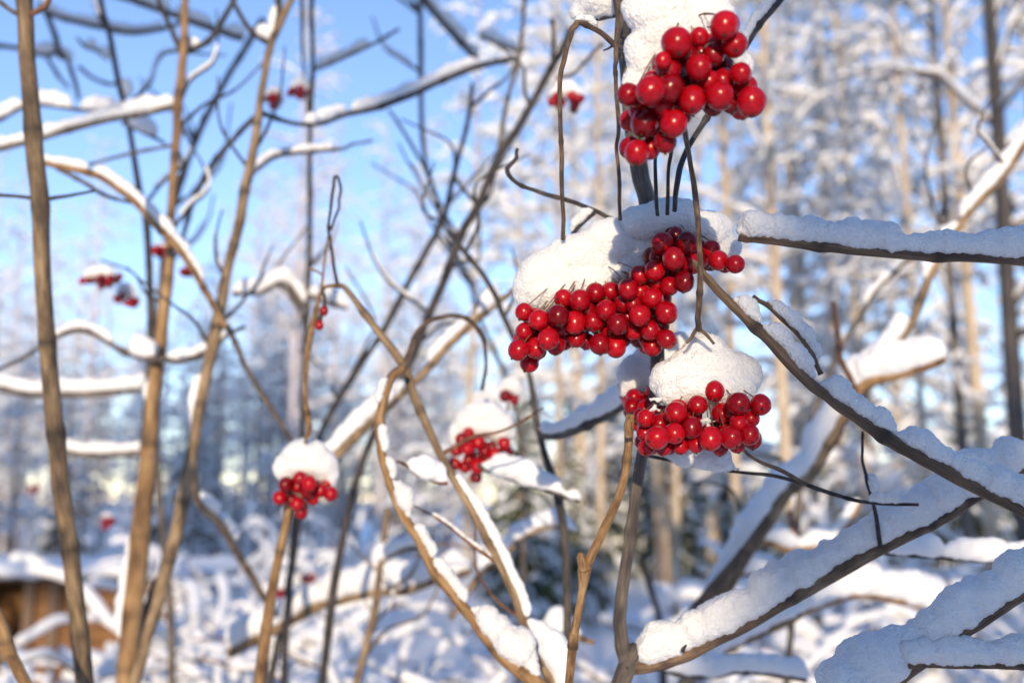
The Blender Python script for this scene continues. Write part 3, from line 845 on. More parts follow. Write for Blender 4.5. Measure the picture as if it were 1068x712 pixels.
br('b20', [(-30, 402, 7), (0, 405, 8), (34, 411, 8), (84, 411, 8), (142, 406, 7), (166, 398, 6)], 1.3, 'grey', [(0, 4.5, 12)], 'viburnum_branch', None, 'level blue shaded snowy branch at the left edge', 'branch', G)
br('b22', [(60, 468, 7), (90, 474, 7), (142, 472, 7), (160, 466, 6)], 1.4, 'grey', [(0, 3, 10)], 'viburnum_branch', None, 'short level blue shaded branch below the other one at left', 'branch', G)
br('s6', [(-25, 600, 9), (0, 647, 11), (10, 681, 12), (27, 714, 12)], .62, 'orange', [], 'viburnum_stem', None, 'short sunlit stem cut by the bottom left corner', 'stem', G, down=(.05, .1))

br('s5', [(303, 500, 8), (300, 536, 9), (290, 583, 10), (280, 641, 11), (270, 714, 12)], .715, 'orange', [], 'viburnum_stem', None, 'upright orange stem directly under the small left cluster', 'stem', G, down=(-.02, .05))

br('b1', [(353, 297, 5), (362, 303, 6), (390, 340, 8), (420, 381, 9), (434, 418, 9), (457, 469, 9), (481, 512, 9), (501, 546, 9), (521, 587, 10), (538, 624, 11), (552, 661, 12), (568, 692, 13), (584, 730, 14)], (.66, .60), 'tan',
   [(5.6, 9.5, 11, (.4, 1, .8, 1)), (9.7, 12, 24, (.6, 1, 1))], 'viburnum_stem', None, 'long tan stem slanting from the twisted tendril down to the bottom centre', 'stem', G, down=(.03, .05))
br('', [(420, 384, 8), (428, 365, 7), (436, 346, 6), (450, 334, 5), (470, 329, 5), (490, 334, 5), (503, 352, 4.5), (507, 378, 4), (503, 406, 4)], (.64, .75), 'brown', [], 'branch', 'b1')
br('', [(421, 383, 8), (412, 388, 8), (405, 396, 6), (403, 405, 5), (408, 392, 4)], .64, 'dark', [], 'twig', 'b1')
br('', [(467, 504, 4), (450, 501, 4), (434, 494, 3.5), (424, 485, 3), (414, 481, 2.5)], .62, 'red', [(0, 3, 20, (.5, 1.2, .7))], 'twig', 'b1')
br('', [(353, 298, 4), (349, 282, 4), (346, 262, 3.4), (343, 240, 3.2), (346, 205, 3.4), (350, 184, 3.4), (355, 195, 3), (353, 215, 2.6), (345, 240, 2.2)], .66, 'dark', [], 'tendril', 'b1', jit=.6)
br('', [(356, 298, 5), (345, 298, 4), (335, 304, 4), (328, 330, 6), (322, 360, 6), (319, 390, 5.5), (319, 420, 5.5), (322, 447, 6), (318, 462, 3)], (.66, .70), 'orange', [], 'branch', 'b1')
br('', [(336, 303, 3), (337, 285, 2.5), (342, 250, 2.2), (346, 235, 2)], .665, 'orange', [], 'twig', 'b1')
br('', [(336, 303, 3), (340, 312, 3), (337, 322, 4.5), (333, 334, 5), (331, 340, 3)], .66, 'dark', [], 'dried_stalk', 'b1')
br('', [(322, 280, 2.5), (330, 283, 2.5), (337, 287, 2)], .67, 'orange', [], 'twig', 'b1')

br('b3', [(420, 384, 7), (409, 394, 8), (400, 418, 9), (396, 440, 9), (398, 472, 9.5), (407, 506, 10), (420, 536, 10), (437, 563, 10.5), (454, 597, 11), (481, 630, 12), (504, 661, 12), (528, 688, 14), (556, 709, 15), (580, 730, 16)], (.62, .565), 'orange',
   [(1.2, 2.2, 9), (3.2, 4.0, 9), (4.2, 4.9, 10), (5.0, 6.2, 17, (.6, 1.2, .5)), (6.6, 7.6, 8), (7.7, 9.0, 10), (9.3, 12, 24, (.6, 1, 1.15, .7))], 'viburnum_stem', None, 'bowed sunlit stem with bumps of snow curving down to the bottom centre', 'stem', G, down=(.03, .05))

br('b4', [(594, 30, 5), (586, 52, 7), (575, 71, 8), (545, 125, 8), (518, 169, 8.5), (498, 216, 9), (484, 239, 9), (467, 283, 9), (447, 330, 9), (425, 385, 8), (395, 440, 8), (372, 500, 8), (350, 600, 9), (335, 720, 9)], (1.0, 1.15), 'dark',
   [], 'viburnum_stem', None, 'long dark stem slanting through the middle of the sky, forked at the top', 'stem', G, down=(0, .1))
br('', [(577, 70, 5), (577, 50, 5), (577, 34, 4), (576, 20, 4)], 1.0, 'dark', [], 'branch', 'b4')
br('', [(594, 36, 5), (608, 20, 4), (622, -10, 4)], 1.0, 'dark', [], 'branch', 'b4')
br('', [(581, 82, 5), (600, 75, 4), (612, 62, 4), (628, 46, 3.5)], 1.0, 'grey', [], 'branch', 'b4')
br('b4b', [(548, -30, 4), (546, 20, 4.5), (541, 60, 5), (533, 90, 5), (526, 120, 5), (522, 150, 5), (516, 175, 4)], 1.2, 'grey', [], 'branch', 'b4')
br('b5', [(492, 88, 4), (491, 105, 5), (487, 131, 5), (474, 179, 6), (464, 222, 6), (447, 258, 7), (430, 287, 7), (403, 340, 7), (376, 381, 7), (356, 411, 7), (334, 455, 7), (315, 520, 8), (300, 620, 8)], (1.2, 1.35), 'dark', [], 'viburnum_stem', None, 'thinner dark stem parallel to the left of the long forked one', 'stem', G, down=(0, .1))
br('', [(480, 250, 5), (460, 215, 4), (440, 170, 4), (415, 128, 3.5), (405, 115, 3)], 1.35, 'grey', [], 'branch', 'b5')
br('b5c', [(438, -30, 5), (439, 60, 6), (441, 150, 5), (452, 200, 5), (470, 250, 5), (489, 290, 5), (500, 330, 5)], 1.8, 'grey', [], 'viburnum_stem', None, 'faint blue grey upright stem in the sky left of the long forked one', 'stem', G, down=(0, .1))
br('b5d', [(435, -14, 8), (446, 5, 8), (462, 24, 8), (480, 44, 8), (496, 62, 7)], 1.7, 'grey', [(.2, 1.5, 9), (1.6, 3.2, 10), (3.3, 4, 13)], 'viburnum_branch', None, 'white snowy branch slanting down right at the top middle of the sky', 'branch', G)
br('', [(500, 38, 5), (520, 46, 5), (538, 54, 5)], 1.7, 'grey', [(0, 2, 9)], 'twig', 'b5d')

br('b6', [(536, 302, 6), (520, 315, 7), (501, 330, 8), (467, 361, 8), (440, 391, 8.5), (407, 421, 9), (373, 452, 11), (340, 485, 11), (300, 530, 11)], (.95, .9), 'tan', [(.6, 2.0, 15, (.5, 1.2, .6)), (2.4, 3.6, 10), (4.4, 7.2, 15)], 'viburnum_branch', None, 'snow topped branch slanting up right behind the hooked twig', 'branch', G)

br('b11x', [(475, 245, 5), (481, 258, 6), (501, 283, 6), (518, 310, 6), (531, 344, 6), (551, 388, 6), (558, 431, 7), (568, 472, 8), (582, 516, 9), (589, 566, 9), (592, 640, 10), (590, 720, 10)], (.85, .75), 'dark', [], 'viburnum_stem', None, 'dark stem bending down behind the left end of the big berry cluster', 'stem', G, down=(0, .1))
br('', [(560, 447, 7), (572, 455, 8), (590, 453, 8), (609, 445, 9), (626, 437, 9), (643, 428, 9), (659, 415, 9), (672, 400, 8)], (.72, .66), 'grey', [(.2, 7, 17, (.6, .9, 1, 1.2))], 'branch', 'b11x')
br('', [(498, 484, 4), (511, 492, 4), (541, 502, 4), (572, 512, 4), (592, 519, 3.5), (604, 522, 3)], .74, 'dark', [(.5, 3.8, 22, (.8, 1, .8)), (3.9, 5, 18, (.8, 1, .7))], 'twig', 'b11x')

def fine_twigs(parent, n, d, y0, y1, seed, m='dark'):
    g = np.random.default_rng(seed); root, P, Rr, par, o = BR[parent]
    q = P - CAM; dep = q @ FWD; X = 534 + FPX * q[:, 0] / dep; Y = 356 - FPX * (q @ UPV) / dep
    ok = np.nonzero((Y > y0) & (Y < y1))[0]
    for k in range(n):
        i = int(g.choice(ok)); sg = g.choice([-1, 1]); L = g.uniform(50, 130); a = R(g.uniform(25, 80)); dd = dep[i]
        pts = [(X[i], Y[i], 4.5)]
        for t in (.3, .6, 1.0):
            a2 = a + t * g.uniform(-.2, .5)
            pts.append((X[i] + sg * L * t * math.cos(a2), Y[i] - L * t * math.sin(a2), 4.2 - 2.4 * t))
        br('', pts, (dd, dd * g.uniform(.95, 1.15)), m, [(.6, 2.4, 3.5)] if g.random() < .25 else [], 'twig', parent, jit=.5)


fine_twigs('s2', 5, 1, -40, 330, 1); fine_twigs('s3', 5, 1, -40, 380, 2); fine_twigs('s4', 4, 1, -30, 420, 3, 'grey'); fine_twigs('b11', 5, 1, 20, 330, 4, 'grey')
fine_twigs('s2b', 4, 1, 0, 420, 5); fine_twigs('b4', 6, 1, 60, 420, 6); fine_twigs('b5', 5, 1, 90, 420, 7); fine_twigs('b5c', 5, 1, 0, 320, 8, 'grey'); fine_twigs('b11x', 4, 1, 250, 520, 9)
fine_twigs('b1', 3, 1, 420, 680, 12, 'red')

# main stem through the right of the picture and what it carries
br('c2', [(646, -60, 17), (648, 0, 18), (653, 27, 19), (655, 61, 19), (659, 120, 18), (667, 180, 18), (675, 215, 17), (684, 280, 15), (686, 350, 14), (682, 420, 13), (670, 472, 12), (661, 533, 12.5), (653, 587, 13), (647, 634, 13.5), (648, 667, 14), (653, 696, 16), (640, 730, 20)], (.50, .52), 'grey',
   [], 'viburnum_stem', None, 'upright dark stem behind the three big berry clusters', 'stem', G, down=(-.05, .05))
br('', [(652, 696, 14), (676, 694, 13), (712, 684, 14), (746, 667, 14), (779, 651, 14), (813, 630, 15), (854, 607, 15), (887, 588, 15), (918, 571, 15), (965, 548, 15), (999, 529, 15), (1026, 512, 15), (1068, 490, 15), (1120, 465, 14)], (.52, .50), 'brown',
   [(.4, 12.4, 31, (.7, 1.2, 1.1, .9, 1, .95, .85, 1, 1, 1.1, 1.0))], 'branch', 'c2')
BR['r8'] = BR['c2']
br('', [(918, 571, 5), (913, 535, 4.5), (906, 509, 3.5), (902, 490, 3.5), (899, 472, 3), (900, 450, 2.5)], .50, 'dark', [(1.3, 2.6, 15)], 'twig', 'c2')
br('', [(653, 696, 7), (660, 690, 6), (665, 683, 5)], .515, 'dark', [], 'bud', 'c2', jit=0)
br('', [(712, 680, 4), (713, 676, 4), (716, 672, 2)], .505, 'dark', [], 'bud', 'c2', jit=0)
br('', [(654, 60, 7), (648, 52, 7), (641, 47, 6.5), (626, 34, 5.5), (605, 24, 5.5), (599, 28, 6.5), (594, 41, 5.5), (589, 61, 5.5), (584, 91, 4.8), (585, 152, 4.8), (586, 200, 4.5), (587, 250, 4.5)], (.47, .47), 'brown', [(3.2, 4.6, 10)], 'branch', 'c2',
   dpts=[.5, .485, .47, .46, .455, .455, .455, .455, .46, .465, .475, .49])
br('', [(641, 47, 3), (634, 51, 2.5), (629, 53, 1.5)], .468, 'dark', [], 'bud', 'c2', jit=0)
br('', [(650, -30, 6), (644, 25, 5), (642, 60, 5), (642, 78, 4.5), (645, 128, 4.5), (643, 158, 4), (646, 189, 4), (647, 230, 4)], (.45, .48), 'brown', [], 'branch', 'c2')
br('', [(670, -40, 6), (661, 0, 6), (655, 22, 7), (650, 40, 8)], .49, 'dark', [], 'branch', 'c2')
br('', [(684, 150, 4), (683, 170, 4), (684, 205, 4), (686, 225, 4)], .46, 'dark', [], 'twig', 'c2')
br('', [(702, 140, 4), (700, 160, 4), (697, 180, 4), (696, 225, 4)], .46, 'dark', [], 'twig', 'c2')
br('', [(835, -30, 8), (813, 0, 8), (786, 34, 7), (760, 80, 6.5), (738, 121, 6.5), (716, 157, 6), (707, 185, 6), (703, 220, 5)], (.52, .46), 'dark', [(.8, 2.6, 9)], 'branch', 'c2')
br('', [(600, 20, 8), (625, 18, 8), (646, 14, 8)], .52, 'dark', [(0, 2, 46, (.8, 1.1, 1))], 'branch', 'c2')

br('c1', [(657, 432, 9), (656, 449, 10), (655, 472, 9), (647, 512, 9), (633, 546, 9), (616, 580, 10), (610, 592, 15), (606, 620, 9), (597, 674, 9), (593, 720, 9)], (.455, .47), 'orange',
   [], 'viburnum_stem', None, 'curved orange stem with a swollen node in front of the centre right', 'stem', G, down=(0, .05))
br('', [(610, 594, 12), (608, 588, 11), (606, 580, 9), (607, 576, 4)], .462, 'orange', [], 'bud', 'c1', jit=0)
br('', [(656, 456, 8), (655, 448, 9), (655, 441, 8), (656, 437, 4)], .45, 'orange', [], 'bud', 'c1', 'yellowish swollen bud', jit=0)

br('c9', [(540, 155, 3.5), (538, 165, 4), (529, 177, 5), (538, 190, 4.5), (558, 199, 4.5), (592, 209, 5), (619, 219, 5), (640, 229, 5), (662, 238, 5)], (.54, .53), 'dark', [], 'viburnum_branch', None, 'thin hooked dark twig ending left of the big cluster snow', 'twig', G)
br('', [(621, 221, 5), (608, 232, 4.5), (596, 246, 4.5)], .53, 'dark', [(.1, 1.8, 12)], 'twig', 'c9')
br('c8', [(707, 40, 5), (710, 90, 5), (714, 135, 5.5), (720, 170, 5.5), (726, 210, 6), (729.5, 260, 6), (730, 300, 6), (728, 330, 6.5), (728, 343, 7)], (.39, .45), 'brown', [], 'berry_stalk', None, 'long brown stalk hanging down in front of the big cluster to the lower right one', 'stalk', G)
br('', [(728, 342, 5), (723, 349, 4), (716, 358, 3)], .45, 'brown', [], 'stalk_fork', 'c8')
br('', [(728, 342, 5), (736, 348, 4), (745, 358, 3)], .45, 'brown', [], 'stalk_fork', 'c8')

br('r1', [(771, 247.5, 9.5), (790, 249, 10), (813, 251, 10), (864, 258, 10.5), (914, 263, 10.5), (982, 268, 11), (1068, 272, 11)], (.46, .46), 'brown', [(-.1, 8, 24, (.9, 1.05, 1.25, 1.0, 1.1, .8, 1, 1.15, .9, 1))],
   'viburnum_branch', None, 'level snow topped branch reaching in from the right edge with a cut end', 'branch', G, ext=[(1180, 290, 13, .5), (1300, 420, 15, .6), (1340, 700, 17, .6), (1350, 1100, 18, .62), (1350, 3200, 22, .62)])
br('r2', [(722, 272, 8), (736, 288, 9), (756, 310, 9.5), (780, 334, 10), (806, 359, 11), (833, 388, 11.5), (864, 415, 12), (897, 438, 12.5), (928, 459, 14), (952, 472, 13.5), (982, 489, 14), (1015, 506, 14), (1049, 523, 14), (1068, 533, 14)], (.46, .43), 'brown',
   [(2.3, 3.3, 17, (.7, 1, .6)), (3.5, 5.4, 18, (.5, 1, .8, 1, .5)), (5.6, 8.0, 21, (.6, 1, .8, 1, .6)), (8.1, 13.9, 25, (.6, .9, .8, 1, .85, 1.1, 1, 1.2))], 'viburnum_branch', None, 'long bare brown branch slanting down right from behind the big cluster, snow along its back', 'branch', G,
   ext=[(1140, 575, 15, .43), (1230, 660, 17, .45), (1300, 900, 20, .5), (1320, 3400, 26, .55)])
br('', [(786, 309, 4), (800, 318, 5), (813, 330, 5), (833, 349, 5), (847, 369, 5), (856, 390, 5)], .455, 'brown', [(1, 4.4, 16, (.5, 1, 1))], 'branch', 'r2')

br('r9', [(670, 470, 3), (675, 474, 3.5), (704, 481, 3.5), (731, 487, 3.5), (763, 491, 3.5), (806, 496, 4), (840, 505, 5), (870, 516, 4.5), (907, 524, 4), (958, 526, 3.5)], (.52, .47), 'dark', [(1.6, 4.2, 24, (.5, 1, 1, .4)), (8, 8.7, 9)], 'viburnum_branch', None, 'thin dark forked twig below the lower right cluster', 'twig', G)
br('', [(840, 505, 5), (813, 490, 4.5), (790, 480, 4), (772, 465, 3.5), (766, 456, 3)], (.475, .46), 'brown', [], 'twig', 'r9')

br('r4', [(1110, 90, 9.5), (1068, 152, 8.5), (1042, 189, 8.5), (1006, 228, 8.5), (972, 283, 8.5), (955, 327, 8.5), (931, 364, 9.5), (904, 401, 11.4), (872, 445, 12.5), (847, 492, 14.0), (820, 512, 15.6), (803, 540, 16.4), (780, 573, 15.6), (756, 613, 15.6), (738, 650, 15.6), (720, 700, 15.6)], (.98, .92), 'tan',
   [(.5, 3.0, 12), (3.1, 4.2, 11), (5.2, 7.0, 17), (7.0, 13.6, 20, (.8, 1, 1, 1, .9, .7))], 'viburnum_stem', None, 'thick leaning stem with a snowy back that rises to the upper right corner', 'stem', G, down=(-.1, .1))
br('', [(803, 540, 12), (778, 573, 12), (752, 604, 12), (730, 630, 12), (705, 660, 12)], (.90, .9), 'brown', [], 'branch', 'r4')
br('', [(880, 420, 12), (907, 398, 12), (941, 389, 11), (965, 382, 10), (986, 374, 8)], (.93, .9), 'orange', [(.2, 4, 27, (.8, 1, 1, 1.05))], 'branch', 'r4')
br('', [(893, 410, 7), (886, 393, 7), (877, 374, 6), (874, 347, 6), (869, 315, 5)], .9, 'red', [], 'branch', 'r4')
br('', [(888, 404, 6), (895, 392, 6), (905, 378, 5)], .93, 'tan', [(0, 2, 36, (1, 1.1))], 'branch', 'r4')
br('r7', [(990, 235, 5), (962, 256, 5), (945, 273, 5), (914, 303, 5), (897, 330, 5), (880, 357, 5), (860, 400, 6), (840, 470, 6), (830, 560, 7), (826, 640, 7)], 1.25, 'grey', [(.2, 3.5, 6)], 'viburnum_stem', None, 'thin grey stem curving up behind the thick snowy stub at right', 'stem', G, down=(0, .1))
br('r10', [(912, 574, 5), (928, 576, 5), (968, 580, 5), (999, 583, 5), (1068, 587, 5), (1120, 592, 5)], (.62, .66), 'dark', [(.3, 2.6, 24, (.6, 1, 1)), (2.5, 4.6, 22, (1, .9, .7))], 'viburnum_branch', None, 'thin level twig with a thick loaf of snow right of the long shaded branch', 'branch', G)
br('r11', [(1160, 560, 16), (1115, 590, 15), (1068, 617, 15), (1042, 634, 15), (1015, 651, 15), (995, 664, 15), (960, 690, 15), (925, 718, 15), (890, 745, 16), (850, 790, 16)], .42, 'brown', [(1.0, 8.8, 42, (.75, .8, .8, .85, .95, 1.1, 1.1, .9))], 'viburnum_stem', None, 'snow heaped branch filling the bottom right corner', 'stem', G, down=(-.1, .1))
br('', [(938, 700, 9), (948, 693, 9), (982, 692, 8.5), (1030, 693, 8.5), (1068, 693, 8.5), (1120, 692, 8)], .415, 'brown', [(.3, 5, 24, (1, .9, 1.1, 1))], 'branch', 'r11')
br('r12', [(680, 694, 6), (712, 702, 6), (740, 705, 6), (770, 700, 6), (800, 702, 6), (840, 708, 6)], .8, 'dark', [(0, 5, 18)], 'viburnum_branch', None, 'low twig under a roll of snow below the long shaded branch', 'branch', G)
br('r13', [(740, 690, 9), (756, 678, 9), (813, 651, 9), (847, 634, 9), (897, 620, 9), (948, 629, 8), (985, 640, 7)], (.95, 1.05), 'orange', [(0, 2.6, 19), (2.5, 6, 27)], 'viburnum_branch', None, 'sunlit branch with rounded heaps of snow just under the long shaded branch', 'branch', G, down=None)
br('r14', [(776, 566, 7), (800, 565, 8), (830, 575, 9), (852, 570, 8), (868, 567, 7), (885, 545, 6), (898, 524, 5)], 1.2, 'orange', [(.2, 2.2, 20), (2.2, 4.2, 22), (4.2, 6, 8)], 'viburnum_branch', None, 'sunlit zigzag branch with snow seen above the middle of the long shaded branch', 'branch', G)
br('', [(830, 572, 6), (827, 552, 6), (823, 532, 5)], 1.2, 'red', [], 'twig', 'r14')
br('r15', [(765, 600, 7), (785, 598, 7), (805, 603, 6), (820, 608, 5)], 1.3, 'red', [(0, 3, 20)], 'viburnum_branch', None, 'short sunlit snowy twig right of the thick leaning stem, low down', 'branch', G)
br('b30', [(240, 680, 12), (270, 664, 12), (303, 647, 12), (337, 630, 12), (390, 617, 11), (423, 614, 11), (457, 603, 10), (490, 596, 8)], (1.35, 1.25), 'tan', [(0, 7, 22, (.8, 1, 1.1, .9))], 'viburnum_branch', None, 'low sunlit bough under one long roll of snow behind the bowed stem', 'branch', G)
br('b31', [(404, 530, 6), (397, 590, 7), (390, 640, 8), (380, 680, 8), (371, 716, 8)], 1.1, 'tan', [], 'viburnum_stem', None, 'thin tan stem crossing the long roll of snow at lower centre left', 'stem', G, down=(-.05, .1))
br('', [(394, 592, 6), (405, 580, 6), (425, 572, 6), (440, 570, 5)], 1.1, 'tan', [(0, 3, 14)], 'branch', 'b31')
br('b32', [(566, 656, 8), (580, 660, 8), (600, 664, 7), (620, 670, 4)], .85, 'orange', [(0, 2.4, 22, (.8, 1.1, .4))], 'viburnum_branch', None, 'short sunlit snow capped stub at the bottom centre', 'branch', G)
br('b33', [(470, 645, 6), (500, 600, 7), (525, 580, 7), (545, 560, 7), (575, 548, 6), (598, 555, 5)], 1.1, 'tan', [(1, 5, 13)], 'viburnum_branch', None, 'arched snowy twig below the second small cluster', 'branch', G)
br('b34', [(668, 578, 6), (676, 605, 7), (684, 630, 7), (690, 660, 7), (692, 715, 8)], 1.5, 'dark', [(1.4, 2.4, 12)], 'viburnum_stem', None, 'short dark upright stem against the blue snow right of the main stem', 'stem', G, down=(0, .1))

fine_twigs('r7', 5, 1, 240, 600, 10, 'grey'); fine_twigs('r4', 4, 1, 100, 560, 11, 'brown'); fine_twigs('b31', 4, 1, 540, 700, 13, 'tan')

# ------------------------------------------------------------------ berries
def berry_mesh(seed):
    g = np.random.default_rng(seed); nu, nv = 28, 18
    V = []; ov = g.uniform(1.0, 1.12); p = g.uniform(0, 6.28, 6); am = g.uniform(.006, .022, 3)
    for j in range(nv + 1):
        t = math.pi * j / nv
        for i in range(nu):
            a = 2 * math.pi * i / nu
            z = math.cos(t); r = math.sin(t)
            z = z * ov - .12 * math.exp(-((1 - math.cos(t)) / .05)) + .05 * math.exp(-((1 + math.cos(t)) / .03))
            wv = 1 + am[0] * math.sin(2 * a + p[0]) + am[1] * math.sin(3 * a + p[1] + 2 * t) + am[2] * math.sin(4 * t + p[2] + a) * .7 + .006 * math.sin(7 * a + p[3]) * (1 + math.cos(t)) / 2
            V.append((max(r, 1e-4) * math.cos(a) * wv, max(r, 1e-4) * math.sin(a) * wv, z))
    F = [[j * nu + i, (j + 1) * nu + i, (j + 1) * nu + (i + 1) % nu, j * nu + (i + 1) % nu] for j in range(nv) for i in range(nu)]
    return make_mesh('berry', np.array(V), np.array(F), None, None, M['berry'])


def calyx_mesh():
    B = Batch(); B.tube([(0, 0, -.93), (0, 0, -1.02), (0, 0, -1.10), (0, 0, -1.13)], [.11, .13, .09, .05], 7)
    for k in range(5):
        a = k * 1.257; B.tube([(.07 * math.cos(a), .07 * math.sin(a), -1.06), (.16 * math.cos(a), .16 * math.sin(a), -1.15)], [.035, .012], 4)
    return B.mesh('calyx', M['calyx'])


BERRIES, CALYX = [berry_mesh(k) for k in range(7)], calyx_mesh()
BERRY = BERRIES[0]


def cluster(label, d, berries, cap, hub=None, group=None, fill=.55, seed=1, capd=.012, capthick=1.0, crumbs=(), stalk='red', cat='berry cluster', lump=None, sink=0.0, inner=.6):
    """berries: (x, y, r, behind) in photo pixels; cap: ellipsoids of snow (x, y, rx, ry[, extra depth])"""
    g = np.random.default_rng(seed)
    rm = np.mean([b[2] for b in berries])
    cx, cyy = np.mean([b[0] for b in berries]), np.mean([b[1] for b in berries])
    hub = hub or (cx, cyy - rm * 2.5)
    H = at(hub[0], hub[1], d + .030 * min(1, rm / 10))
    L = []
    for (x, y, r, bh) in berries:
        rr = r * d / FPX; L.append([x, y, d + bh * rr * 1.25 + g.uniform(-.15, .15) * rr + sink * (y - cyy) / rm * .001, r])
        if g.random() < fill: L.append([x + g.uniform(-.5, .5) * r, y + g.uniform(-.7, .2) * r, d + (bh * 1.25 + g.uniform(1.5, 2.4)) * rr, r * g.uniform(.85, .97)])
    if d < .6:                                             # darker berries inside the bunch, seen through the gaps
        nb = len(berries)
        for i in range(nb):
            for j in range(i):
                dx, dy = berries[i][0] - berries[j][0], berries[i][1] - berries[j][1]
                if 1.5 * rm < math.hypot(dx, dy) < 3.1 * rm and g.random() < inner:
                    L.append([berries[i][0] - dx / 2, berries[i][1] - dy / 2, d + rm * d / FPX * g.uniform(1.6, 2.6), rm * g.uniform(.85, .98)])
    Pp = np.array([at(x, y, q) for x, y, q, r in L]); Rr = np.array([r * d / FPX for *_, r in L])
    for it in range(40):                                   # settle: push touching berries apart, mostly in depth
        for i in range(len(L)):
            D = Pp[i] - Pp; dist = np.linalg.norm(D, axis=1); dist[i] = 9
            for j in np.nonzero(dist < .95 * (Rr + Rr[i]))[0]:
                dv = np.dot(Pp[i] - Pp[j], FWD); s = .00035 * (1 if dv > 0 else -1)
                Pp[i] += FWD * s; Pp[j] -= FWD * s
    o = link('berry_cluster', None); o.location = H; tag(o, label, cat, group or 'berry clusters')
    St = Batch()
    for p, r in zip(Pp, Rr):
        b = link('berry', BERRIES[int(g.integers(7))], o, p - H)
        out = (p - H); out = out / (np.linalg.norm(out) + 1e-9) + np.array([0, 0, -.9]) + g.normal(size=3) * .45
        b.rotation_mode = 'QUATERNION'; b.rotation_quaternion = Vector(-out).to_track_quat('Z', 'Y')
        sc = r * g.uniform(.97, 1.03); b.scale = (sc, sc, sc * g.uniform(.97, 1.06))
        c = link('calyx', CALYX, b)
        top = p - out / np.linalg.norm(out) * r * .98
        mid = (top + H) / 2 + np.array([0, 0, .08 * np.linalg.norm(top - H)])
        Q, _ = spline(np.array([top, mid, H]), 6); St.tube(Q, [r * .055, r * .08], 6)
    link('stalk', St.mesh('stalk', M[stalk], H), o)
    if cap:
        balls = []
        for e in cap:
            x, y, rx, ry = e[:4]; q = d + capd + (e[4] if len(e) > 4 else 0); k = q / FPX
            balls.append((at(x, y, q), (rx * k, (rx + ry) / 2 * k * .8 * capthick, ry * k)))
        k = d / FPX
        big = max(e[2] for e in cap)
        if d < .6: snow_pile('snow_cap', balls, max(.0006, big * k / 42), o, lump or (.014, .0036), (.0014, .0012), origin=H, smooth=4, chunk=(.0050, .0005))
        else: snow_pile('snow_cap', balls, big * k / 16, o, (big * k * .6, big * k * .16), (.003, .0012) if d < .9 else None, 'snow' if d < .9 else 'farsnow', origin=H, smooth=3)
    if crumbs:
        balls = []
        for (x, y, r, q) in crumbs:
            for _ in range(16): balls.append((at(x + g.normal() * r * .6, y + g.normal() * r * .3, q), np.full(3, g.uniform(.12, .32) * r * q / FPX) * (1.3, 1, .8)))
        snow_pile('snow_crumb', balls, .0005, o, None, (.0015, .0012), origin=H, smooth=1)
    return o


cluster('topmost berry cluster at the upper right, its berries largest in the photo', .362, [
    (747.7, 38, 14.6, 0), (701, 53, 15.2, 0), (723, 49, 10, 1.3), (723.7, 78, 13.2, .3), (757.8, 58, 13, 1), (768, 82, 11.6, .6), (674.4, 102.4, 14.6, -.3), (693, 101, 13, .7),
    (653, 104, 12, 1.2), (718.6, 108.7, 14.6, .1), (746.4, 105, 14.7, 0), (781.3, 108.7, 15.2, 0), (701, 131.5, 14.4, -.3), (671, 130, 14, .6), (693, 149, 12, .7), (664, 159.3, 13.2, 0),
    (693, 79, 13, .9), (739, 64, 12.5, 1.2), (685, 75, 9, .8), (684, 122, 12, 1.6), (733, 92, 11, 1.8)],
    [(705, 40, 46, 40), (735, 45, 40, 30), (675, 55, 24, 30), (668, 88, 20, 22), (735, 18, 34, 30), (690, 10, 40, 36), (760, 55, 20, 26, .004), (725, 60, 28, 26, .004), (776, 68, 13, 14, .004)],
    hub=(712, 30), fill=.75, seed=3, capd=.019, capthick=.75)
BIG = [
    (546.5, 325.7, 9.6, .3), (561, 334, 10.6, 0), (580.5, 330, 11, 0), (602.6, 314, 11, 0), (620, 305.6, 10.4, .2), (598, 336.6, 11, -.2), (617.3, 336, 10.8, 0), (629.7, 324, 10.6, .2), (641, 338.4, 11, -.2),
    (540.6, 364.6, 10.6, 0), (558.3, 362.6, 10.6, .1), (570.7, 353.7, 11.2, -.5), (579, 358.7, 10.5, .5), (552, 378.8, 10, .8), (546.5, 346, 9.4, 1), (586, 312, 9.4, 1), (600, 353, 9.4, 1.2),
    (623, 358.7, 10.7, 0), (639.5, 361, 10.9, .5), (661.6, 330, 11, .1), (676, 312.4, 11.5, .1), (689.6, 327, 11.2, -.3), (663, 289, 10, .3), (650, 303.6, 10, .5), (664.5, 305, 10, .7),
    (688, 353.7, 9.9, .6), (676.3, 361, 10, .7), (672, 345, 10, .9), (657, 345, 9.4, .8), (685, 339, 10, .5), (647, 318, 9.5, 1), (611, 325, 9, 1.3), (572, 345, 9, 1.5), (634, 347, 9, 1.3), (656, 318, 9, 1.2)]
cluster('widest berry cluster, sunlit on its left half under a long bank of snow', .482, BIG,
        [(575, 290, 37, 32), (550, 300, 14, 28), (580, 306, 36, 22, -.004), (612, 296, 34, 22, -.004), (645, 284, 26, 24, -.002), (606, 270, 40, 27), (640, 255, 40, 27), (668, 262, 28, 34), (560, 308, 18, 16, .004), (600, 297, 30, 18, .004), (640, 283, 22, 18, .004)],
        hub=(620, 280), fill=.7, seed=5, capd=.018, crumbs=[(655, 320, 5, .473), (676, 303, 5, .474)], capthick=.9)
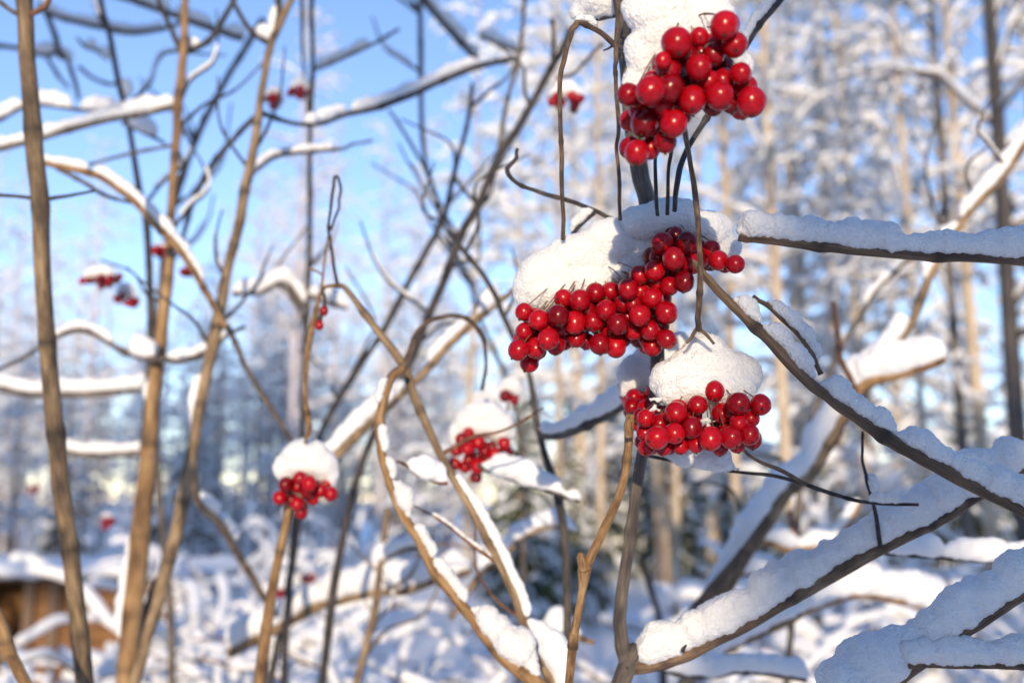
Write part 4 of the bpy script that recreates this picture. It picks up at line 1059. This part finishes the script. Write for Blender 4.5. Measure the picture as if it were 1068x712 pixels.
cluster('dark shaded berry cluster adjoining the right end of the widest one', .475, [
    (686.7, 256.4, 11.8, 0), (711.7, 256.4, 11.3, 0), (701.4, 247.5, 9, .8), (697, 272.6, 11.3, -.2), (716, 277, 11, .1), (679, 284, 11, .5), (707.3, 296, 10.2, .2), (693.5, 300, 10, .8),
    (681, 268, 10.4, .4), (726.5, 271, 9.6, .6), (743.3, 274, 10.6, 0), (758, 278.5, 9.6, -.1), (737, 262, 9.6, .8), (725, 258, 9, 1), (706, 284, 9.5, 1), (690, 312, 9, 1.1), (683, 296, 9.5, 1.2)],
    [(700, 228, 36, 22), (735, 240, 32, 22), (672, 232, 26, 20), (756, 256, 18, 18), (712, 240, 30, 18, .004), (690, 240, 16, 16, .004)], hub=(705, 240), fill=.7, seed=8, capd=.018, capthick=.9)
cluster('lower right berry cluster under a tall rounded cap of sunlit snow', .452, [
    (745, 407.5, 10.9, 0), (763, 418.8, 11.8, -.3), (786, 420, 10.9, 0), (726.6, 422, 10.2, .2), (702, 429, 11.3, -.1), (672, 435, 9.4, .8), (680, 452.5, 12.3, -.4), (698.5, 449, 10.9, -.1),
    (717, 443.5, 10.9, -.1), (734, 453.6, 11.9, -.4), (754.7, 452.5, 11.3, -.3), (774, 450, 10.5, -.2), (785, 458, 10.3, .4), (751, 430, 10.4, .9), (776, 434, 9.5, 1), (673, 466, 9, .8), (689.5, 464.4, 9, .7),
    (721, 460, 9, .7), (749, 465, 9, .7), (762, 437, 9.5, .9), (688, 440, 10, 1), (765, 462, 9, 1.1), (706, 462, 9, 1.2)],
    [(738, 387, 47, 28), (735, 406, 44, 20, -.006), (765, 405, 26, 18, -.006), (708, 410, 24, 16, -.006), (712, 395, 33, 24), (768, 392, 27, 28), (736, 364, 24, 17), (738, 376, 36, 20), (736, 405, 53, 18), (693, 402, 14, 14), (705, 412, 22, 10, -.003), (783, 398, 12, 16)],
    hub=(732, 395), fill=.7, seed=13, capd=.016, crumbs=[(737, 438, 7, .444), (682, 426, 6, .449), (685, 417, 6, .449)])
cluster('small shaded berry cluster half hidden behind the left side of the lower right one', .53, [
    (655, 421, 8.6, 0), (667, 423, 8.6, 0), (676, 409, 8.5, .3), (672, 416, 8, .8), (662, 431, 8.5, .5), (665, 441, 8.5, .6), (672, 448, 8.5, .8), (658, 412, 8, .8)],
    [(669, 391, 27, 22), (690, 374, 28, 23), (708, 360, 20, 14), (657, 404, 15, 12)], hub=(668, 405), fill=.4, seed=17, capd=.012)
cluster('small sunlit cluster at centre left, on the upright orange stem', .70, [
    (292.3, 518.6, 7.7, 0), (299, 504.5, 7.5, 0), (310.7, 507, 7.2, .3), (314.8, 497.7, 7.7, 0), (325.7, 501.8, 8, -.1), (321.6, 511, 7.7, -.1), (335, 510.8, 7.3, 0), (346.6, 513.5, 7.5, 0), (312, 524, 7.3, 0),
    (304, 522, 7, .4), (314, 534.4, 7, 0), (325.7, 520, 7, .5), (306, 498, 6.5, .8), (340, 505, 6.5, .8)],
    [(318, 474, 25, 17), (302, 487, 17, 16), (334, 485, 19, 18), (318, 487, 31, 13), (346, 496, 8, 12)], hub=(318, 490), fill=.5, seed=19, capd=.010)
cluster('small sunlit cluster right of the long tan stem, below the hooked twig', .775, [
    (488.6, 451.6, 6.2, 0), (481.8, 457, 6.7, 0), (499.4, 460, 6.9, 0), (476.4, 469, 6.7, 0), (488.6, 466.5, 6.9, -.2), (494, 458, 6.6, .5), (505.7, 470, 6.9, 0), (515.7, 472, 6.7, 0), (525.8, 462, 6.7, 0),
    (528, 470, 6.7, .4), (489.4, 478.7, 6.9, 0), (475, 483.6, 6, .2), (498, 485.5, 7.5, -.2), (484.5, 487.4, 6.4, .3), (497, 498, 6, .6), (509, 478.7, 6.3, .7), (513, 466, 6, .8)],
    [(505, 432, 24, 16), (490, 442, 16, 18), (520, 444, 16, 18), (506, 446, 32, 11), (474, 452, 7, 14), (533, 450, 6, 9)], hub=(503, 452), fill=.5, seed=23, capd=.012)


def far_cluster(label, d, cx, cy, wpx, hpx, snow, seed, sag=0.0):
    g = np.random.default_rng(seed); L = []
    r = 4.7e-3 / d * FPX
    n = max(5, int(wpx * hpx / (r * r * 2.2)))
    for i in range(n):
        x = cx + g.uniform(-.5, .5) * (wpx - 1.2 * r); y = cy + g.uniform(-.5, .5) * (hpx - 1.2 * r) + sag * (x - cx)
        L.append((x, y, r * g.uniform(.9, 1.1), g.uniform(-.8, 1.2)))
    cap = None
    if snow:
        sh = snow; y0 = cy - hpx * .42
        cap = [(cx, y0 - sh * .30, wpx * .40, sh * .55), (cx - wpx * .2, y0 - sh * .1 - sag * wpx * .2, wpx * .28, sh * .42), (cx + wpx * .2, y0 - sh * .1 + sag * wpx * .2, wpx * .28, sh * .42)]
    return cluster(label, d, L, cap, fill=.2, seed=seed, capd=.004)


far_cluster('blurred dark cluster right of the left stem, larger of the two hanging there', 1.25, 104, 294, 36, 14, 14, 31)
far_cluster('blurred dark cluster just below and right of the larger one by the left stem', 1.3, 132, 312, 24, 13, 15, 32, .25)
far_cluster('blurred dark cluster touching the top of the leaning tan stem', 1.4, 286, 106, 20, 16, 12, 33)
far_cluster('blurred dark cluster on the thin upright stem near the top', 1.3, 313, 97, 23, 12, 16, 34)
far_cluster('blurred dark cluster behind the arching twig left of the topmost berries', .95, 590, 106, 36, 18, 18, 35)
far_cluster('dark little cluster under blue snow between the big and the second small cluster', .85, 533, 413, 26, 13, 18, 36)
far_cluster('tiny dark cluster behind the crossing of the left tan stem', 1.35, 169, 264, 20, 14, 6, 37)
far_cluster('tiny dark cluster between the two tan stems', 1.3, 196, 284, 14, 16, 0, 38)
far_cluster('tiny dark red cluster low in the left wood beside the thick left stem', 2.1, 111, 544, 13, 15, 4, 39)
far_cluster('tiny dark red cluster at the far left edge of the left stem', 2.6, 36, 511, 12, 7, 0, 40)
far_cluster('blurred red cluster in the bushes right of the upright orange stem, upper one', 2.0, 321, 603, 16, 12, 6, 41)
far_cluster('blurred red cluster in the bushes right of the upright orange stem, lower one', 2.0, 332, 613, 14, 9, 6, 42)
far_cluster('blurred red cluster in the bushes left of the upright orange stem', 1.8, 263, 643, 20, 12, 8, 43)
far_cluster('blurred red cluster directly behind the upright orange stem', 2.1, 292, 617, 18, 12, 6, 44)

# dried berries left on the tendril stalk
for (x, y, r) in ((338, 324, 4.5), (333, 339, 4.5)):
    b = link('dried_berry', BERRY, BR['b1'][0], at(x, y, .658) - np.array(BR['b1'][0]['base'])); k = r * .658 / FPX; b.scale = (k, k, k * 1.15)

fuse_all()
